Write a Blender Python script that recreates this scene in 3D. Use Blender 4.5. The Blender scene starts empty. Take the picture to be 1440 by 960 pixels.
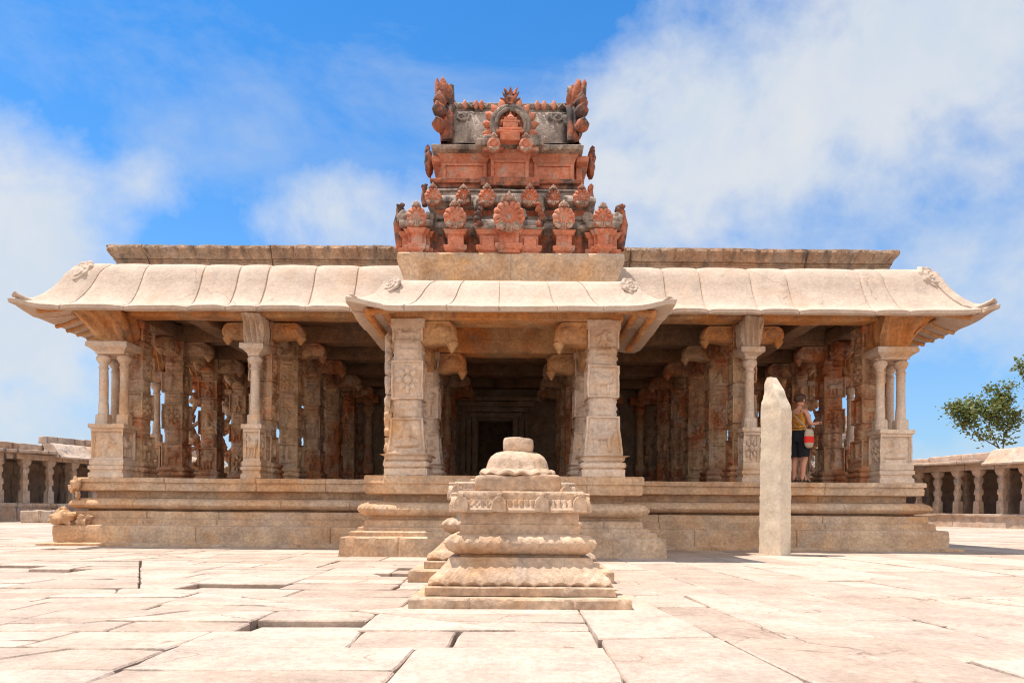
import bpy, math, random
import numpy as np
from mathutils import Vector, Matrix, noise
random.seed(7)
PI = math.pi
S = bpy.context.scene
COL = S.collection
EYE = 0.667

# ------------------------------------------------------------------ helpers
def nz(x, y, z, s=1.0):
    return noise.noise(Vector((x*s, y*s, z*s)))

class MB:
    def __init__(s): s.v = []; s.f = []
    def add(s, vs, fs):
        n = len(s.v); s.v.extend(vs); s.f.extend([tuple(i+n for i in f) for f in fs]); return s
    def grid(s, rows, cu=False, cv=False, flip=False):
        """rows[i][j]; cu closes over i, cv closes over j"""
        n = len(s.v); R = len(rows); Cn = len(rows[0])
        for r in rows: s.v.extend(r)
        for i in range(R if cu else R-1):
            a = i*Cn; b = ((i+1) % R)*Cn
            for j in range(Cn if cv else Cn-1):
                k = (j+1) % Cn
                q = (n+a+j, n+a+k, n+b+k, n+b+j)
                s.f.append(q[::-1] if flip else q)
        return s
    def cap(s, idx): s.f.append(tuple(idx)); return s
    def loft(s, rings, caps=True):
        """rings listed bottom to top, each counter-clockwise seen from above"""
        n = len(s.v); m = len(rings[0])
        s.grid(rings, cv=True)
        if caps:
            s.f.append(tuple(n+j for j in range(m))[::-1])
            s.f.append(tuple(n+(len(rings)-1)*m+j for j in range(m)))
        return s
    def xf(s, M, start=0):
        for i in range(start, len(s.v)): s.v[i] = tuple(M @ Vector(s.v[i]))
        return s
    def rough(s, amp, sc, start=0, seed=0.0):
        for i in range(start, len(s.v)):
            x, y, z = s.v[i]
            s.v[i] = (x+amp*nz(x+seed, y, z, sc), y+amp*nz(x+31.7+seed, y, z, sc), z+amp*nz(x, y+57.3+seed, z, sc))
        return s
    def mesh(s, name, mat, ang=38, smooth=True):
        me = bpy.data.meshes.new(name)
        me.from_pydata(s.v, [], s.f); me.update()
        if smooth:
            me.polygons.foreach_set('use_smooth', [True]*len(me.polygons))
            me.set_sharp_from_angle(angle=math.radians(ang))
        for m in (mat if isinstance(mat, (list, tuple)) else [mat]): me.materials.append(m)
        return me
    def obj(s, name, mat, parent=None, ang=38, smooth=True, loc=None):
        o = bpy.data.objects.new(name, s.mesh(name, mat, ang, smooth)); COL.objects.link(o)
        if parent is not None: o.parent = parent
        if loc is not None: o.location = loc
        return o

def inst(name, me, parent, loc=(0, 0, 0), rz=0.0, sc=(1, 1, 1)):
    o = bpy.data.objects.new(name, me); COL.objects.link(o)
    if parent is not None: o.parent = parent
    o.location = loc; o.rotation_euler = (0, 0, rz); o.scale = sc
    return o

def thing(name, label, cat, loc=(0, 0, 0), rz=0, group=None):
    o = bpy.data.objects.new(name, None); COL.objects.link(o)
    o.empty_display_size = .2
    o.location = loc; o.rotation_euler = (0, 0, rz); o['label'] = label; o['category'] = cat
    if group: o['group'] = group
    return o

def lines(h, r, step):
    if r*2.2 >= 2*h: r = h*.4
    n = max(1, int(round(2*(h-r)/step)))
    inner = [-(h-r)+2*(h-r)*i/n for i in range(n+1)]
    return [-h, -h+r*.35] + inner + [h-r*.35, h]

def rbox(mb, c, size, step=.15, r=.015, amp=.006, seed=None, taper=0.0, sc=4.0):
    """a box with worn, rounded, slightly uneven edges"""
    seed = random.random()*50 if seed is None else seed
    hx, hy, hz = size[0]/2, size[1]/2, size[2]/2
    r = min(r, hx*.45, hy*.45, hz*.45)
    ax, ay, az = lines(hx, r, step), lines(hy, r, step), lines(hz, r, step)
    def P(x, y, z):
        q = [max(-(h-r), min(h-r, p)) for p, h in ((x, hx), (y, hy), (z, hz))]
        d = Vector((x-q[0], y-q[1], z-q[2]))
        if d.length > 1e-9: d = d.normalized()*r
        p = Vector(q)+d
        if taper:
            k = 1-taper*(p.z+hz)/(2*hz); p.x *= k; p.y *= k
        w = amp
        X, Y, Z = p.x+c[0], p.y+c[1], p.z+c[2]
        return (X+w*nz(X+seed, Y, Z, sc), Y+w*nz(X+seed+9.1, Y, Z, sc), Z+w*nz(X, Y+seed+3.3, Z, sc))
    for sgn in (-1, 1):
        mb.grid([[P(x, sgn*hy, z) for x in ax] for z in az], flip=(sgn > 0))
        mb.grid([[P(sgn*hx, y, z) for y in ay] for z in az], flip=(sgn < 0))
        mb.grid([[P(x, y, sgn*hz) for x in ax] for y in ay], flip=(sgn < 0))
    return mb

def tube(mb, pts, rad, n=8, cap=True):
    pts = [Vector(p) for p in pts]; rings = []
    t0 = (pts[1]-pts[0]).normalized()
    up = Vector((0, 0, 1)) if abs(t0.z) < .9 else Vector((1, 0, 0))
    a = t0.cross(up).normalized()
    for i, p in enumerate(pts):
        t = (pts[min(i+1, len(pts)-1)]-pts[max(i-1, 0)]).normalized()
        a = (a - t*a.dot(t)).normalized(); b = t.cross(a)
        r = rad[i] if isinstance(rad, (list, tuple)) else rad
        rings.append([tuple(p+(a*math.cos(2*PI*k/n)+b*math.sin(2*PI*k/n))*r) for k in range(n)])
    return mb.loft(rings, cap)

def lathe(mb, prof, n=20, c=(0, 0, 0), sq=0.0):
    """prof: (radius, z) bottom to top. sq>0 makes the plan squarish"""
    rings = []
    for r, z in prof:
        ring = []
        for k in range(n):
            a = 2*PI*(k+.5)/n
            e = 1.0
            if sq: e = 1/max(abs(math.cos(a)), abs(math.sin(a)))*sq+(1-sq)
            ring.append((c[0]+r*e*math.cos(a), c[1]+r*e*math.sin(a), c[2]+z))
        rings.append(ring)
    return mb.loft(rings)

def sweep(mb, path, prof, closed=True, step=.12, joints=None, groove=.012, amp=.006, sc=3.0, disp=None, jit=0.0, endcaps=False):
    """profile (outward offset, z) swept along a ccw path; outward is the right-hand side. disp(seg, s, L, j, o, z)->(do, dz)"""
    N = len(path); segs = N if closed else N-1
    P = [Vector((p[0], p[1])) for p in path]
    dirs = [(P[(i+1) % N]-P[i]).normalized() for i in range(segs)]
    nrm = [Vector((d.y, -d.x)) for d in dirs]
    st = []
    for i in range(segs):
        a, b = P[i], P[(i+1) % N]; L = (b-a).length
        js = joints(i, L) if joints else []
        pos = [(L*k/max(1, int(L/step)), 0) for k in range(max(1, int(L/step)))]
        js = [j if isinstance(j, tuple) else (j, -9, 99) for j in js]
        pos = [q for q in pos if q[0] == 0 or all(abs(q[0]-j[0]) > .02 for j in js)]
        for j in js: pos += [(j[0]-.014, 0), (j[0], j), (j[0]+.014, 0)]
        pos.sort(key=lambda q: q[0])
        for s_, g in pos:
            if s_ == 0:
                if closed or i > 0:
                    n0 = nrm[i-1]; n1 = nrm[i]; m = (n0+n1); m = m/(m.length**2)*2
                else: m = nrm[i]
                st.append((a, m, i, 0.0, L, 0))
            else: st.append((a+dirs[i]*s_, nrm[i], i, s_, L, g))
    if not closed: st.append((P[-1], nrm[-1], segs-1, (P[-1]-P[-2]).length, (P[-1]-P[-2]).length, 0))
    rows = []
    for p, n, i, s_, L, g in st:
        row = []; wc = min(2.0, L*.5); al = 0.0
        if s_ > 0 and s_ < L:
            if (closed or i > 0) and s_ < wc: al = 1-s_/wc
            elif (closed or i < segs-1) and L-s_ < wc: al = -(1-(L-s_)/wc)
        for j, (o, z) in enumerate(prof):
            do = dz = 0
            if disp: do, dz = disp(i, s_, L, j, o, z)
            x, y = p.x+n.x*(o+do)-dirs[i].x*al*(o+do), p.y+n.y*(o+do)-dirs[i].y*al*(o+do); zz = z+dz
            w = amp*nz(x, y, zz, sc)+amp*.6*nz(x+7, y, zz, sc*4)
            if g and g[1] <= z <= g[2]: w -= groove
            row.append((x+n.x*w, y+n.y*w, zz+amp*.5*nz(x, y+19, zz, sc)))
        rows.append(row)
    s0 = len(mb.v)
    mb.grid(rows, cu=closed)
    if not closed and endcaps:
        m = len(prof)
        mb.f.append(tuple(s0+j for j in range(m))[::-1]); mb.f.append(tuple(s0+(len(rows)-1)*m+j for j in range(m)))
    return mb

def rjoints(lo, hi, seed):
    rnd = random.Random(seed)
    def f(i, L):
        out = []; s_ = rnd.uniform(lo*.6, hi)
        while s_ < L-.15: out.append(s_); s_ += rnd.uniform(lo, hi)
        return out
    return f

def course_joints(courses, lo, hi, seed):
    fs = [(rjoints(lo, hi, seed+k), c) for k, c in enumerate(courses)]
    def f(i, L):
        out = []
        for g, c in fs:
            for p in g(i, L):
                if all(abs(p-q[0]) > .045 for q in out): out.append((p, c[0], c[1]))
        return out
    return f

# ------------------------------------------------------------------ materials
def nodes_of(name):
    m = bpy.data.materials.new(name); m.use_nodes = True
    nt = m.node_tree; nt.nodes.clear()
    return m, nt
def N(nt, typ, **kw):
    n = nt.nodes.new(typ)
    for k, v in kw.items():
        if k in n.inputs: n.inputs[k].default_value = v
        else: setattr(n, k, v)
    return n
def ramp(nt, src, a, b, ca=(0, 0, 0, 1), cb=(1, 1, 1, 1)):
    r = N(nt, 'ShaderNodeValToRGB'); r.color_ramp.elements[0].position = a; r.color_ramp.elements[1].position = b
    r.color_ramp.elements[0].color = ca; r.color_ramp.elements[1].color = cb
    nt.links.new(src, r.inputs['Fac']); return r.outputs['Color']
def mixc(nt, fac, a, b, typ='MIX'):
    m = N(nt, 'ShaderNodeMix', data_type='RGBA', blend_type=typ)
    for s_, v in ((m.inputs[0], fac), (m.inputs[6], a), (m.inputs[7], b)):
        if hasattr(v, 'is_linked') or hasattr(v, 'links'): nt.links.new(v, s_)
        elif isinstance(v, (int, float)): s_.default_value = v
        else: s_.default_value = tuple(v)+((1,) if len(v) == 3 else ())
    return m.outputs[2]
def math_(nt, op, a, b=None, c=None):
    m = N(nt, 'ShaderNodeMath', operation=op)
    for s_, v in zip(m.inputs, (a, b, c)):
        if v is None: continue
        if isinstance(v, (int, float)): s_.default_value = v
        else: nt.links.new(v, s_)
    return m.outputs[0]

def stone(name, c0, c1, c2, dark=None, f1=(.42, .66), f2=(.5, .72), fd=(.6, .78), sc=.8, bump=.35, rough=.9, carve=0.0, island=False, streak=.5, lay=.15, off=(0, 0, 0), cracks=0.0, mott=1.0):
    m, nt = nodes_of(name); L = nt.links
    out = N(nt, 'ShaderNodeOutputMaterial'); bs = N(nt, 'ShaderNodeBsdfPrincipled'); L.new(bs.outputs[0], out.inputs[0])
    bs.inputs['Roughness'].default_value = rough; bs.inputs['Specular IOR Level'].default_value = .2
    geo = N(nt, 'ShaderNodeNewGeometry')
    mp0 = N(nt, 'ShaderNodeMapping'); mp0.inputs['Location'].default_value = off; L.new(geo.outputs['Position'], mp0.inputs[0])
    pos = mp0.outputs[0]
    def noi(scale, detail=6, rgh=.6, vec=None, dist=0.0):
        n = N(nt, 'ShaderNodeTexNoise'); n.inputs['Scale'].default_value = scale; n.inputs['Detail'].default_value = detail
        n.inputs['Roughness'].default_value = rgh; n.inputs['Distortion'].default_value = dist
        L.new(vec or pos, n.inputs['Vector']); return n.outputs['Fac']
    mp = N(nt, 'ShaderNodeMapping'); mp.inputs['Scale'].default_value = (5, 5, .55); L.new(pos, mp.inputs[0])
    mp2 = N(nt, 'ShaderNodeMapping'); mp2.inputs['Location'].default_value = (13, 7, 3); L.new(pos, mp2.inputs[0])
    a = mixc(nt, ramp(nt, noi(sc, 8, .62, dist=.4), *f1), c0, c1)
    b = mixc(nt, ramp(nt, noi(sc*1.9, 8, .65, mp2.outputs[0], .5), *f2), a, c2)
    # speckle and per-patch value change
    v = noi(22, 5, .7)
    b = mixc(nt, .6*mott, b, mixc(nt, 1.0, b, ramp(nt, v, .32, .70, (.45, .43, .42, 1), (1.28, 1.26, 1.24, 1)), 'MULTIPLY'))
    v2 = noi(3.1, 6, .6)
    b = mixc(nt, .85*mott, b, mixc(nt, 1.0, b, ramp(nt, v2, .34, .66, (.72, .68, .66, 1), (1.15, 1.13, 1.1, 1)), 'MULTIPLY'))
    if dark is not None:
        st = ramp(nt, noi(1.0, 6, .6, mp.outputs[0]), fd[0], fd[1])
        st = math_(nt, 'MULTIPLY', st, streak)
        b = mixc(nt, st, b, dark)
    if island:
        b = mixc(nt, 1.0, b, ramp(nt, geo.outputs['Random Per Island'], 0, 1, (.84, .80, .77, 1), (1.08, 1.08, 1.08, 1)), 'MULTIPLY')
    crk = None
    if cracks:
        ve = N(nt, 'ShaderNodeTexVoronoi', feature='DISTANCE_TO_EDGE'); ve.inputs['Scale'].default_value = 1.1
        nd2 = N(nt, 'ShaderNodeTexNoise'); nd2.inputs['Scale'].default_value = 2.5; nd2.inputs['Detail'].default_value = 6; L.new(pos, nd2.inputs['Vector'])
        L.new(mixc(nt, .55, pos, nd2.outputs['Color'], 'ADD'), ve.inputs['Vector'])
        ln = ramp(nt, ve.outputs['Distance'], .002, .010, (1, 1, 1, 1), (0, 0, 0, 1))
        crk = math_(nt, 'MULTIPLY', math_(nt, 'MULTIPLY', ln, ramp(nt, noi(.9, 3, .5), .52, .60)), cracks)
        b = mixc(nt, crk, b, (.16, .10, .07))
    L.new(b, bs.inputs['Base Color'])
    h = math_(nt, 'ADD', math_(nt, 'MULTIPLY', noi(9, 8, .65), 1.0), math_(nt, 'MULTIPLY', noi(55, 4, .6), .22))
    vo = N(nt, 'ShaderNodeTexVoronoi'); vo.inputs['Scale'].default_value = 38; L.new(pos, vo.inputs['Vector'])
    h = math_(nt, 'ADD', h, math_(nt, 'MULTIPLY', ramp(nt, vo.outputs['Distance'], 0, .3), .12))
    if carve:
        vc = N(nt, 'ShaderNodeTexVoronoi', feature='SMOOTH_F1'); vc.inputs['Scale'].default_value = 9
        nd = N(nt, 'ShaderNodeTexNoise'); nd.inputs['Scale'].default_value = 6; L.new(pos, nd.inputs['Vector'])
        L.new(mixc(nt, .12, pos, nd.outputs['Color']), vc.inputs['Vector'])
        h = math_(nt, 'ADD', h, math_(nt, 'MULTIPLY', vc.outputs['Distance'], carve))
    bp = N(nt, 'ShaderNodeBump'); bp.inputs['Strength'].default_value = bump; bp.inputs['Distance'].default_value = .05
    L.new(h, bp.inputs['Height']); L.new(bp.outputs[0], bs.inputs['Normal'])
    return m

def plain(name, c, rough=.6, var=.15, sc=12):
    m, nt = nodes_of(name); L = nt.links
    out = N(nt, 'ShaderNodeOutputMaterial'); bs = N(nt, 'ShaderNodeBsdfPrincipled'); L.new(bs.outputs[0], out.inputs[0])
    bs.inputs['Roughness'].default_value = rough; bs.inputs['Specular IOR Level'].default_value = .25
    n = N(nt, 'ShaderNodeTexNoise'); n.inputs['Scale'].default_value = sc; n.inputs['Detail'].default_value = 5
    tc = N(nt, 'ShaderNodeTexCoord'); L.new(tc.outputs['Object'], n.inputs['Vector'])
    L.new(ramp(nt, n.outputs['Fac'], .3, .7, tuple(x*(1-var) for x in c)+(1,), tuple(min(1, x*(1+var)) for x in c)+(1,)), bs.inputs['Base Color'])
    return m

M = {}
M['plinth'] = stone('plinth_stone', (.58, .43, .30), (.58, .34, .18), (.49, .40, .325), (.17, .11, .085), carve=.0, streak=.5)
M['pillar'] = stone('pillar_stone', (.60, .42, .265), (.52, .20, .085), (.56, .46, .38), (.11, .05, .04), f1=(.44, .60), f2=(.5, .7), fd=(.52, .70), sc=.95, bump=.6, carve=1.1, streak=.8)
M['pale'] = stone('pale_pillar_stone', (.66, .53, .42), (.60, .37, .20), (.60, .51, .44), (.25, .17, .13), f1=(.50, .68), bump=.45, carve=.8, streak=.45, mott=.7)
M['eave'] = stone('eave_stone', (.53, .425, .34), (.53, .38, .28), (.45, .37, .305), (.30, .25, .22), f1=(.5, .72), f2=(.55, .8), sc=1.2, bump=.28, streak=.42, fd=(.56, .76), cracks=.5, mott=.5)
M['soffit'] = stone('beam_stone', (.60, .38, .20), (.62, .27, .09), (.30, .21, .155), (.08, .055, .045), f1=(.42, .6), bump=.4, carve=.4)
M['parapet'] = stone('parapet_stone', (.44, .32, .23), (.46, .26, .15), (.30, .25, .21), (.09, .075, .065), bump=.6, carve=.6, streak=.8, fd=(.5, .7))
M['red'] = stone('red_plaster', (.60, .255, .165), (.56, .19, .105), (.48, .34, .27), (.075, .055, .05), f1=(.42, .62), f2=(.52, .66), sc=2.2, bump=.3, streak=.65, fd=(.58, .74))
M['grey'] = stone('weathered_plaster', (.42, .35, .295), (.18, .155, .14), (.60, .51, .42), (.035, .032, .032), f1=(.44, .62), f2=(.55, .7), sc=3.0, bump=.45, streak=.8, fd=(.5, .66))
M['scroll'] = stone('scroll_plaster', (.50, .36, .28), (.42, .20, .14), (.34, .29, .25), (.10, .08, .07), f1=(.46, .6), f2=(.5, .64), sc=7, bump=.5, streak=.7, fd=(.54, .7))
M['mottled'] = stone('red_and_black_plaster', (.45, .16, .09), (.12, .085, .075), (.36, .26, .2), (.03, .028, .028), f1=(.46, .58), f2=(.56, .7), sc=3.4, bump=.5, streak=.8, fd=(.52, .66))
M['altar'] = stone('altar_stone', (.56, .415, .30), (.56, .35, .20), (.50, .40, .32), (.22, .17, .14), f1=(.48, .66), sc=2.0, bump=.42, carve=.1, streak=.5)
M['stele'] = stone('stele_stone', (.68, .58, .45), (.66, .53, .39), (.60, .51, .41), (.4, .33, .28), f1=(.5, .7), sc=2, mott=.5, bump=.2, streak=.25)
M['gallery'] = stone('gallery_stone', (.54, .43, .34), (.52, .34, .22), (.42, .36, .32), (.07, .06, .055), f1=(.45, .65), fd=(.55, .7), bump=.5, streak=1.0, )
M['sooty_shaded'] = stone('sooty_shaded_stone', (.25, .165, .105), (.30, .16, .085), (.15, .12, .10), (.03, .022, .018), bump=.5, carve=.5)  # soot tone darkened further: the hall's inner shade put into its colour
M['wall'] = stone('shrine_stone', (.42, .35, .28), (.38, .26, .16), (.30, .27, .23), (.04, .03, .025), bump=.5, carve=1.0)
M['pave'] = stone('paving_stone', (.52, .425, .35), (.51, .40, .315), (.42, .345, .29), (.38, .29, .22), f1=(.45, .7), f2=(.5, .78), sc=.9, bump=.5, island=True, streak=.22, fd=(.6, .8), cracks=.8, mott=.7)
M['dirt'] = stone('courtyard_earth', (.46, .35, .26), (.42, .29, .2), (.36, .28, .22), bump=.6, sc=1.5)
M['soil'] = stone('joint_earth', (.16, .11, .08), (.12, .075, .05), (.2, .14, .1), bump=.6, sc=3)

# ------------------------------------------------------------------ ground
g = MB()
rings_ = [(-2500, -2500), (2500, -2500), (2500, 2500), (-2500, 2500)]
g.add([(x, y, -.11) for x, y in rings_], [(0, 1, 2, 3)])
go = g.obj('ground', M['dirt'], smooth=False); go['kind'] = 'structure'

def clip(poly, p, n):
    out = []
    for i in range(len(poly)):
        a, b = poly[i], poly[(i+1) % len(poly)]
        da, db = (a-p).dot(n), (b-p).dot(n)
        if da >= 0: out.append(a)
        if da*db < 0: out.append(a+(b-a)*(da/(da-db)))
    return out
def area(poly): return abs(sum(poly[i].x*poly[(i+1) % len(poly)].y-poly[(i+1) % len(poly)].x*poly[i].y for i in range(len(poly))))/2
rp = random.Random(23)
slabs = []
def bsp(poly, ang, big, depth=0):
    a = area(poly)
    u = Vector((math.cos(ang), math.sin(ang))); v = Vector((-u.y, u.x))
    du = [p.dot(u) for p in poly]; dv = [p.dot(v) for p in poly]
    lu, lv = max(du)-min(du), max(dv)-min(dv)
    if depth > 14 or (max(lu, lv*2.3) < big*rp.uniform(.8, 1.5)):
        slabs.append(poly); return
    if lu*rp.uniform(.8, 1.25) > lv*2.3: d, lo, hi = u, min(du), max(du)
    else: d, lo, hi = v, min(dv), max(dv)
    c = sum(poly, Vector((0, 0)))/len(poly)
    t = lo+(hi-lo)*rp.uniform(.34, .66)
    p = c+d*(t-c.dot(d))
    j = rp.gauss(0, .03)+(rp.choice([-.6, .5]) if rp.random() < .07 else 0)
    n = Vector((d.x*math.cos(j)-d.y*math.sin(j), d.x*math.sin(j)+d.y*math.cos(j)))
    for sgn in (1, -1):
        q = clip(poly, p, n*sgn)
        if len(q) > 2 and area(q) > .02: bsp(q, ang, big, depth+1)
V2 = lambda x, y: Vector((x, y))
bsp([V2(-16, .6), V2(.45, .6), V2(.45, 13), V2(-16, 13)], .02, 1.12)
bsp([V2(.45, .6), V2(16, .6), V2(16, 13), V2(.45, 13)], 1.66, 2.0)
bsp([V2(-26, 13), V2(-6, 13), V2(-6, 36), V2(-26, 36)], .02, 2.6)
bsp([V2(6, 13), V2(26, 13), V2(26, 36), V2(6, 36)], .05, 2.6)
bsp([V2(-26, .6), V2(-16, .6), V2(-16, 13), V2(-26, 13)], .05, 2.5)
bsp([V2(16, .6), V2(26, .6), V2(26, 13), V2(16, 13)], .05, 2.5)
pv = MB()
for poly in slabs:
    c = sum(poly, Vector((0, 0)))/len(poly); near = c.y < 7.5
    if not (abs(c.x) < c.y*.95+3): continue
    gap = rp.choice([.002, .003, .003, .005, .010]) if near else .006
    if c.x > .45: gap *= 1.3
    if c.x > .45 and c.y < 13: z0 = rp.uniform(-.005, .005)
    else: z0 = rp.uniform(-.004, .004)
    if rp.random() < .04 and area(poly) < .35 and c.x < .4: z0 -= .035; gap += .012
    tx, ty = rp.gauss(0, .002), rp.gauss(0, .002)
    pts = []
    st = .09 if near else .4
    q = []
    for i in range(len(poly)):
        a, b = poly[i], poly[(i+1) % len(poly)]
        if (b-a).length > .02: q.append(a)
    poly = q
    m = len(poly)
    if m < 3: continue
    ins = []
    for i in range(m):
        a, b, d = poly[i-1], poly[i], poly[(i+1) % m]
        e0 = (b-a).normalized(); e1 = (d-b).normalized()
        n0 = Vector((-e0.y, e0.x)); n1 = Vector((-e1.y, e1.x)); mm = n0+n1
        if mm.length < .3: mm = n0
        mm = mm/(mm.length**2)*2
        if mm.length > 2.5: mm = mm.normalized()*2.5
        ins.append(b+mm*gap)
    if area(ins) < .01: continue
    ring = []
    for i in range(m):
        a, b = ins[i], ins[(i+1) % m]; L = (b-a).length; k = max(1, int(L/st))
        e = (b-a).normalized() if L else Vector((1, 0)); nn = Vector((-e.y, e.x))
        for t in range(k):
            p = a+(b-a)*(t/k)
            w = (.012*nz(p.x, p.y, 0, 2.2)+.005*nz(p.x, p.y, 5, 9))*.7
            chip = max(0, nz(p.x, p.y, 9, 3.5)-.42)*(.06 if c.x < .45 else .05)
            if t == 0: w += .012
            ring.append(p+nn*(w+chip))
    n0 = len(pv.v); K = len(ring)
    def zz(p): return z0+(p.x-c.x)*tx+(p.y-c.y)*ty
    for off, dz in ((0, -.09), (0, -.008), (.009, 0)):
        for p in ring:
            d = (c-p); p2 = p+d.normalized()*off
            pv.v.append((p2.x, p2.y, zz(p2)+dz))
    for lvl in range(2):
        for j in range(K):
            k2 = (j+1) % K
            pv.f.append((n0+lvl*K+j, n0+lvl*K+k2, n0+(lvl+1)*K+k2, n0+(lvl+1)*K+j))
    pv.f.append(tuple(n0+2*K+j for j in range(K)))
po = pv.obj('courtyard_paving', M['pave'], ang=30); po['kind'] = 'structure'
s_ = MB(); s_.add([(-26, .5, -.06), (26, .5, -.06), (26, 36, -.06), (-26, 36, -.06)], [(0, 1, 2, 3)])
so = s_.obj('ground_under_paving', M['soil'], smooth=False); so['kind'] = 'structure'

# ------------------------------------------------------------------ the temple
CX = -.19
T = thing('stone_temple', 'large open pillared stone temple hall with porch and red carved roof tower', 'temple', (CX, 11.0, 0))
TM = Matrix.Translation(Vector((-CX, -11.0, 0)))    # world -> temple local
def tobj(mb, name, mat, parent=None, ang=38):
    """geometry given in world coordinates, hung under the temple (or one of its parts)"""
    mb.xf(TM); return mb.obj(name, mat, parent or T, ang)
HF = 7.43          # half width of the main platform
YF, YB = 12.0, 21.0
FZ = 1.18
main_rect = [(CX-HF, YF), (CX+HF, YF), (CX+HF, YB), (CX-HF, YB)]
pprof = [(.44, -.1), (.44, .03), (.42, .045), (.29, .05), (.27, .06), (.275, .2), (.27, .322), (.255, .342), (.145, .350), (.13, .365), (.13, .448), (.118, .458), (.05, .464), (.05, .575), (.04, .59), (-.10, .60), (-.12, .622), (.02, .632), (.085, .66), (.11, .70), (.105, .73), (.075, .775), (.01, .81), (-.16, .82), (-.20, .83), (-.20, .938), (-.03, .945), (.0, .955), (.005, .96), (.012, 1.06), (.0, 1.065), (.0, 1.085), (.03, 1.10), (.034, 1.16), (.02, 1.178), (-.5, 1.18)]
def pdisp(i, s, L, j, o, z):
    k = .6*max(0, nz(s, i*5.0, z*.5, 1.3)-.25)
    do = 0
    if .965 < z < 1.05: do = .006*(1 if (s*14) % 1 > .5 else -1)
    if z < .4: do += .012*nz(s, i, 1, .7)
    return (do - k*.05, .008*nz(s, i*3, 0, .6))
pm = sweep(MB(), main_rect, pprof, step=.06, joints=course_joints([(-1, .05), (.055, .35), (.352, .60), (.61, .83), (.93, 1.2)], 1.0, 2.6, 5), disp=pdisp, amp=.010, groove=.02)
rbox(pm, (CX, (YF+YB)/2, FZ-.1), (2*HF-.3, YB-YF-.3, .19), step=2)
tobj(pm, 'platform', M['plinth'])
# porch platform
PX = -.12; PH = 1.98; PYF = 9.75; PZ = 1.146
por = [(PX-PH, YF+.3), (PX-PH, PYF), (PX+PH, PYF), (PX+PH, YF+.3)]
qprof = [(.32, -.1), (.30, .0), (.29, .13), (.28, .255), (.262, .272), (.175, .280), (.175, .335), (.16, .347), (.09, .355), (.085, .40), (.02, .415), (.0, .50), (-.06, .53), (-.07, .56), (-.0, .565), (.05, .59), (.085, .63), (.095, .66), (.075, .70), (.04, .73), (-.04, .758), (-.22, .765), (-.22, .868), (-.02, .875), (.0, .885), (.012, .97), (0, .985), (0, 1.02), (.02, 1.03), (.018, 1.12), (.0, 1.145), (-.5, 1.146)]
def qdisp(i, s, L, j, o, z):
    do = 0
    if .60 < z < .72: do = .007*math.sin(s*2*PI/.062)
    if 1.03 < z < 1.13:
        c_ = (s+.1) % .62
        if .10 < c_ < .38: do = -.028
    return (do, .004*nz(s, i, 2, 1))
qm = sweep(MB(), por, qprof, closed=False, step=.026, joints=course_joints([(-1, .27), (.272, .53), (.56, .77), (.868, 1.2)], .9, 1.9, 8), disp=qdisp, amp=.010)
rbox(qm, (PX, (PYF+YF)/2+.2, PZ-.1), (2*PH-.3, YF-PYF+.1, .19), step=2)
tobj(qm, 'porch_platform', M['plinth'])
# carved stubs on the porch fascia and weathered guardian fragment on the left corner
fr = MB()
def lump(mb, c, r, sq=(1, 1, 1), amp=.3, n=14, seed=0):
    rings = []
    for i in range(1, n):
        th = PI*i/n; ring = []
        for k in range(18):
            a = 2*PI*k/18
            d = Vector((math.sin(th)*math.cos(a), math.sin(th)*math.sin(a), -math.cos(th)))
            q = 1+amp*noise.noise(d*1.6+Vector((seed, seed*2, 0)))+amp*.4*noise.noise(d*5+Vector((seed, 0, 1)))
            ring.append((c[0]+d.x*r*sq[0]*q, c[1]+d.y*r*sq[1]*q, c[2]+d.z*r*sq[2]*q))
        rings.append(ring)
    return mb.loft(rings)
for c, r, sq, sd in (((CX-7.55, 11.82, .47), .17, (1.3, .8, .75), 1), ((CX-7.22, 11.84, .44), .12, (1.0, .8, .8), 4), ((CX-7.62, 11.85, .56), .08, (1, .8, 1.1), 8)):
    lump(fr, c, r, sq, .7, seed=sd)
tobj(fr, 'broken_guardian_carving', M['plinth'], ang=50)
fr = MB()
for c, r, sq, sd in (((CX-7.44, 11.95, 1.06), .085, (1, .8, 1.35), 2), ((CX-7.51, 11.95, .98), .07, (1, .8, 1.0), 5), ((CX-7.40, 11.93, .87), .06, (.7, .8, 1.2), 9)):
    lump(fr, c, r, sq, .5, seed=sd)
tobj(fr, 'corner_carving', M['plinth'], ang=50)

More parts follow.
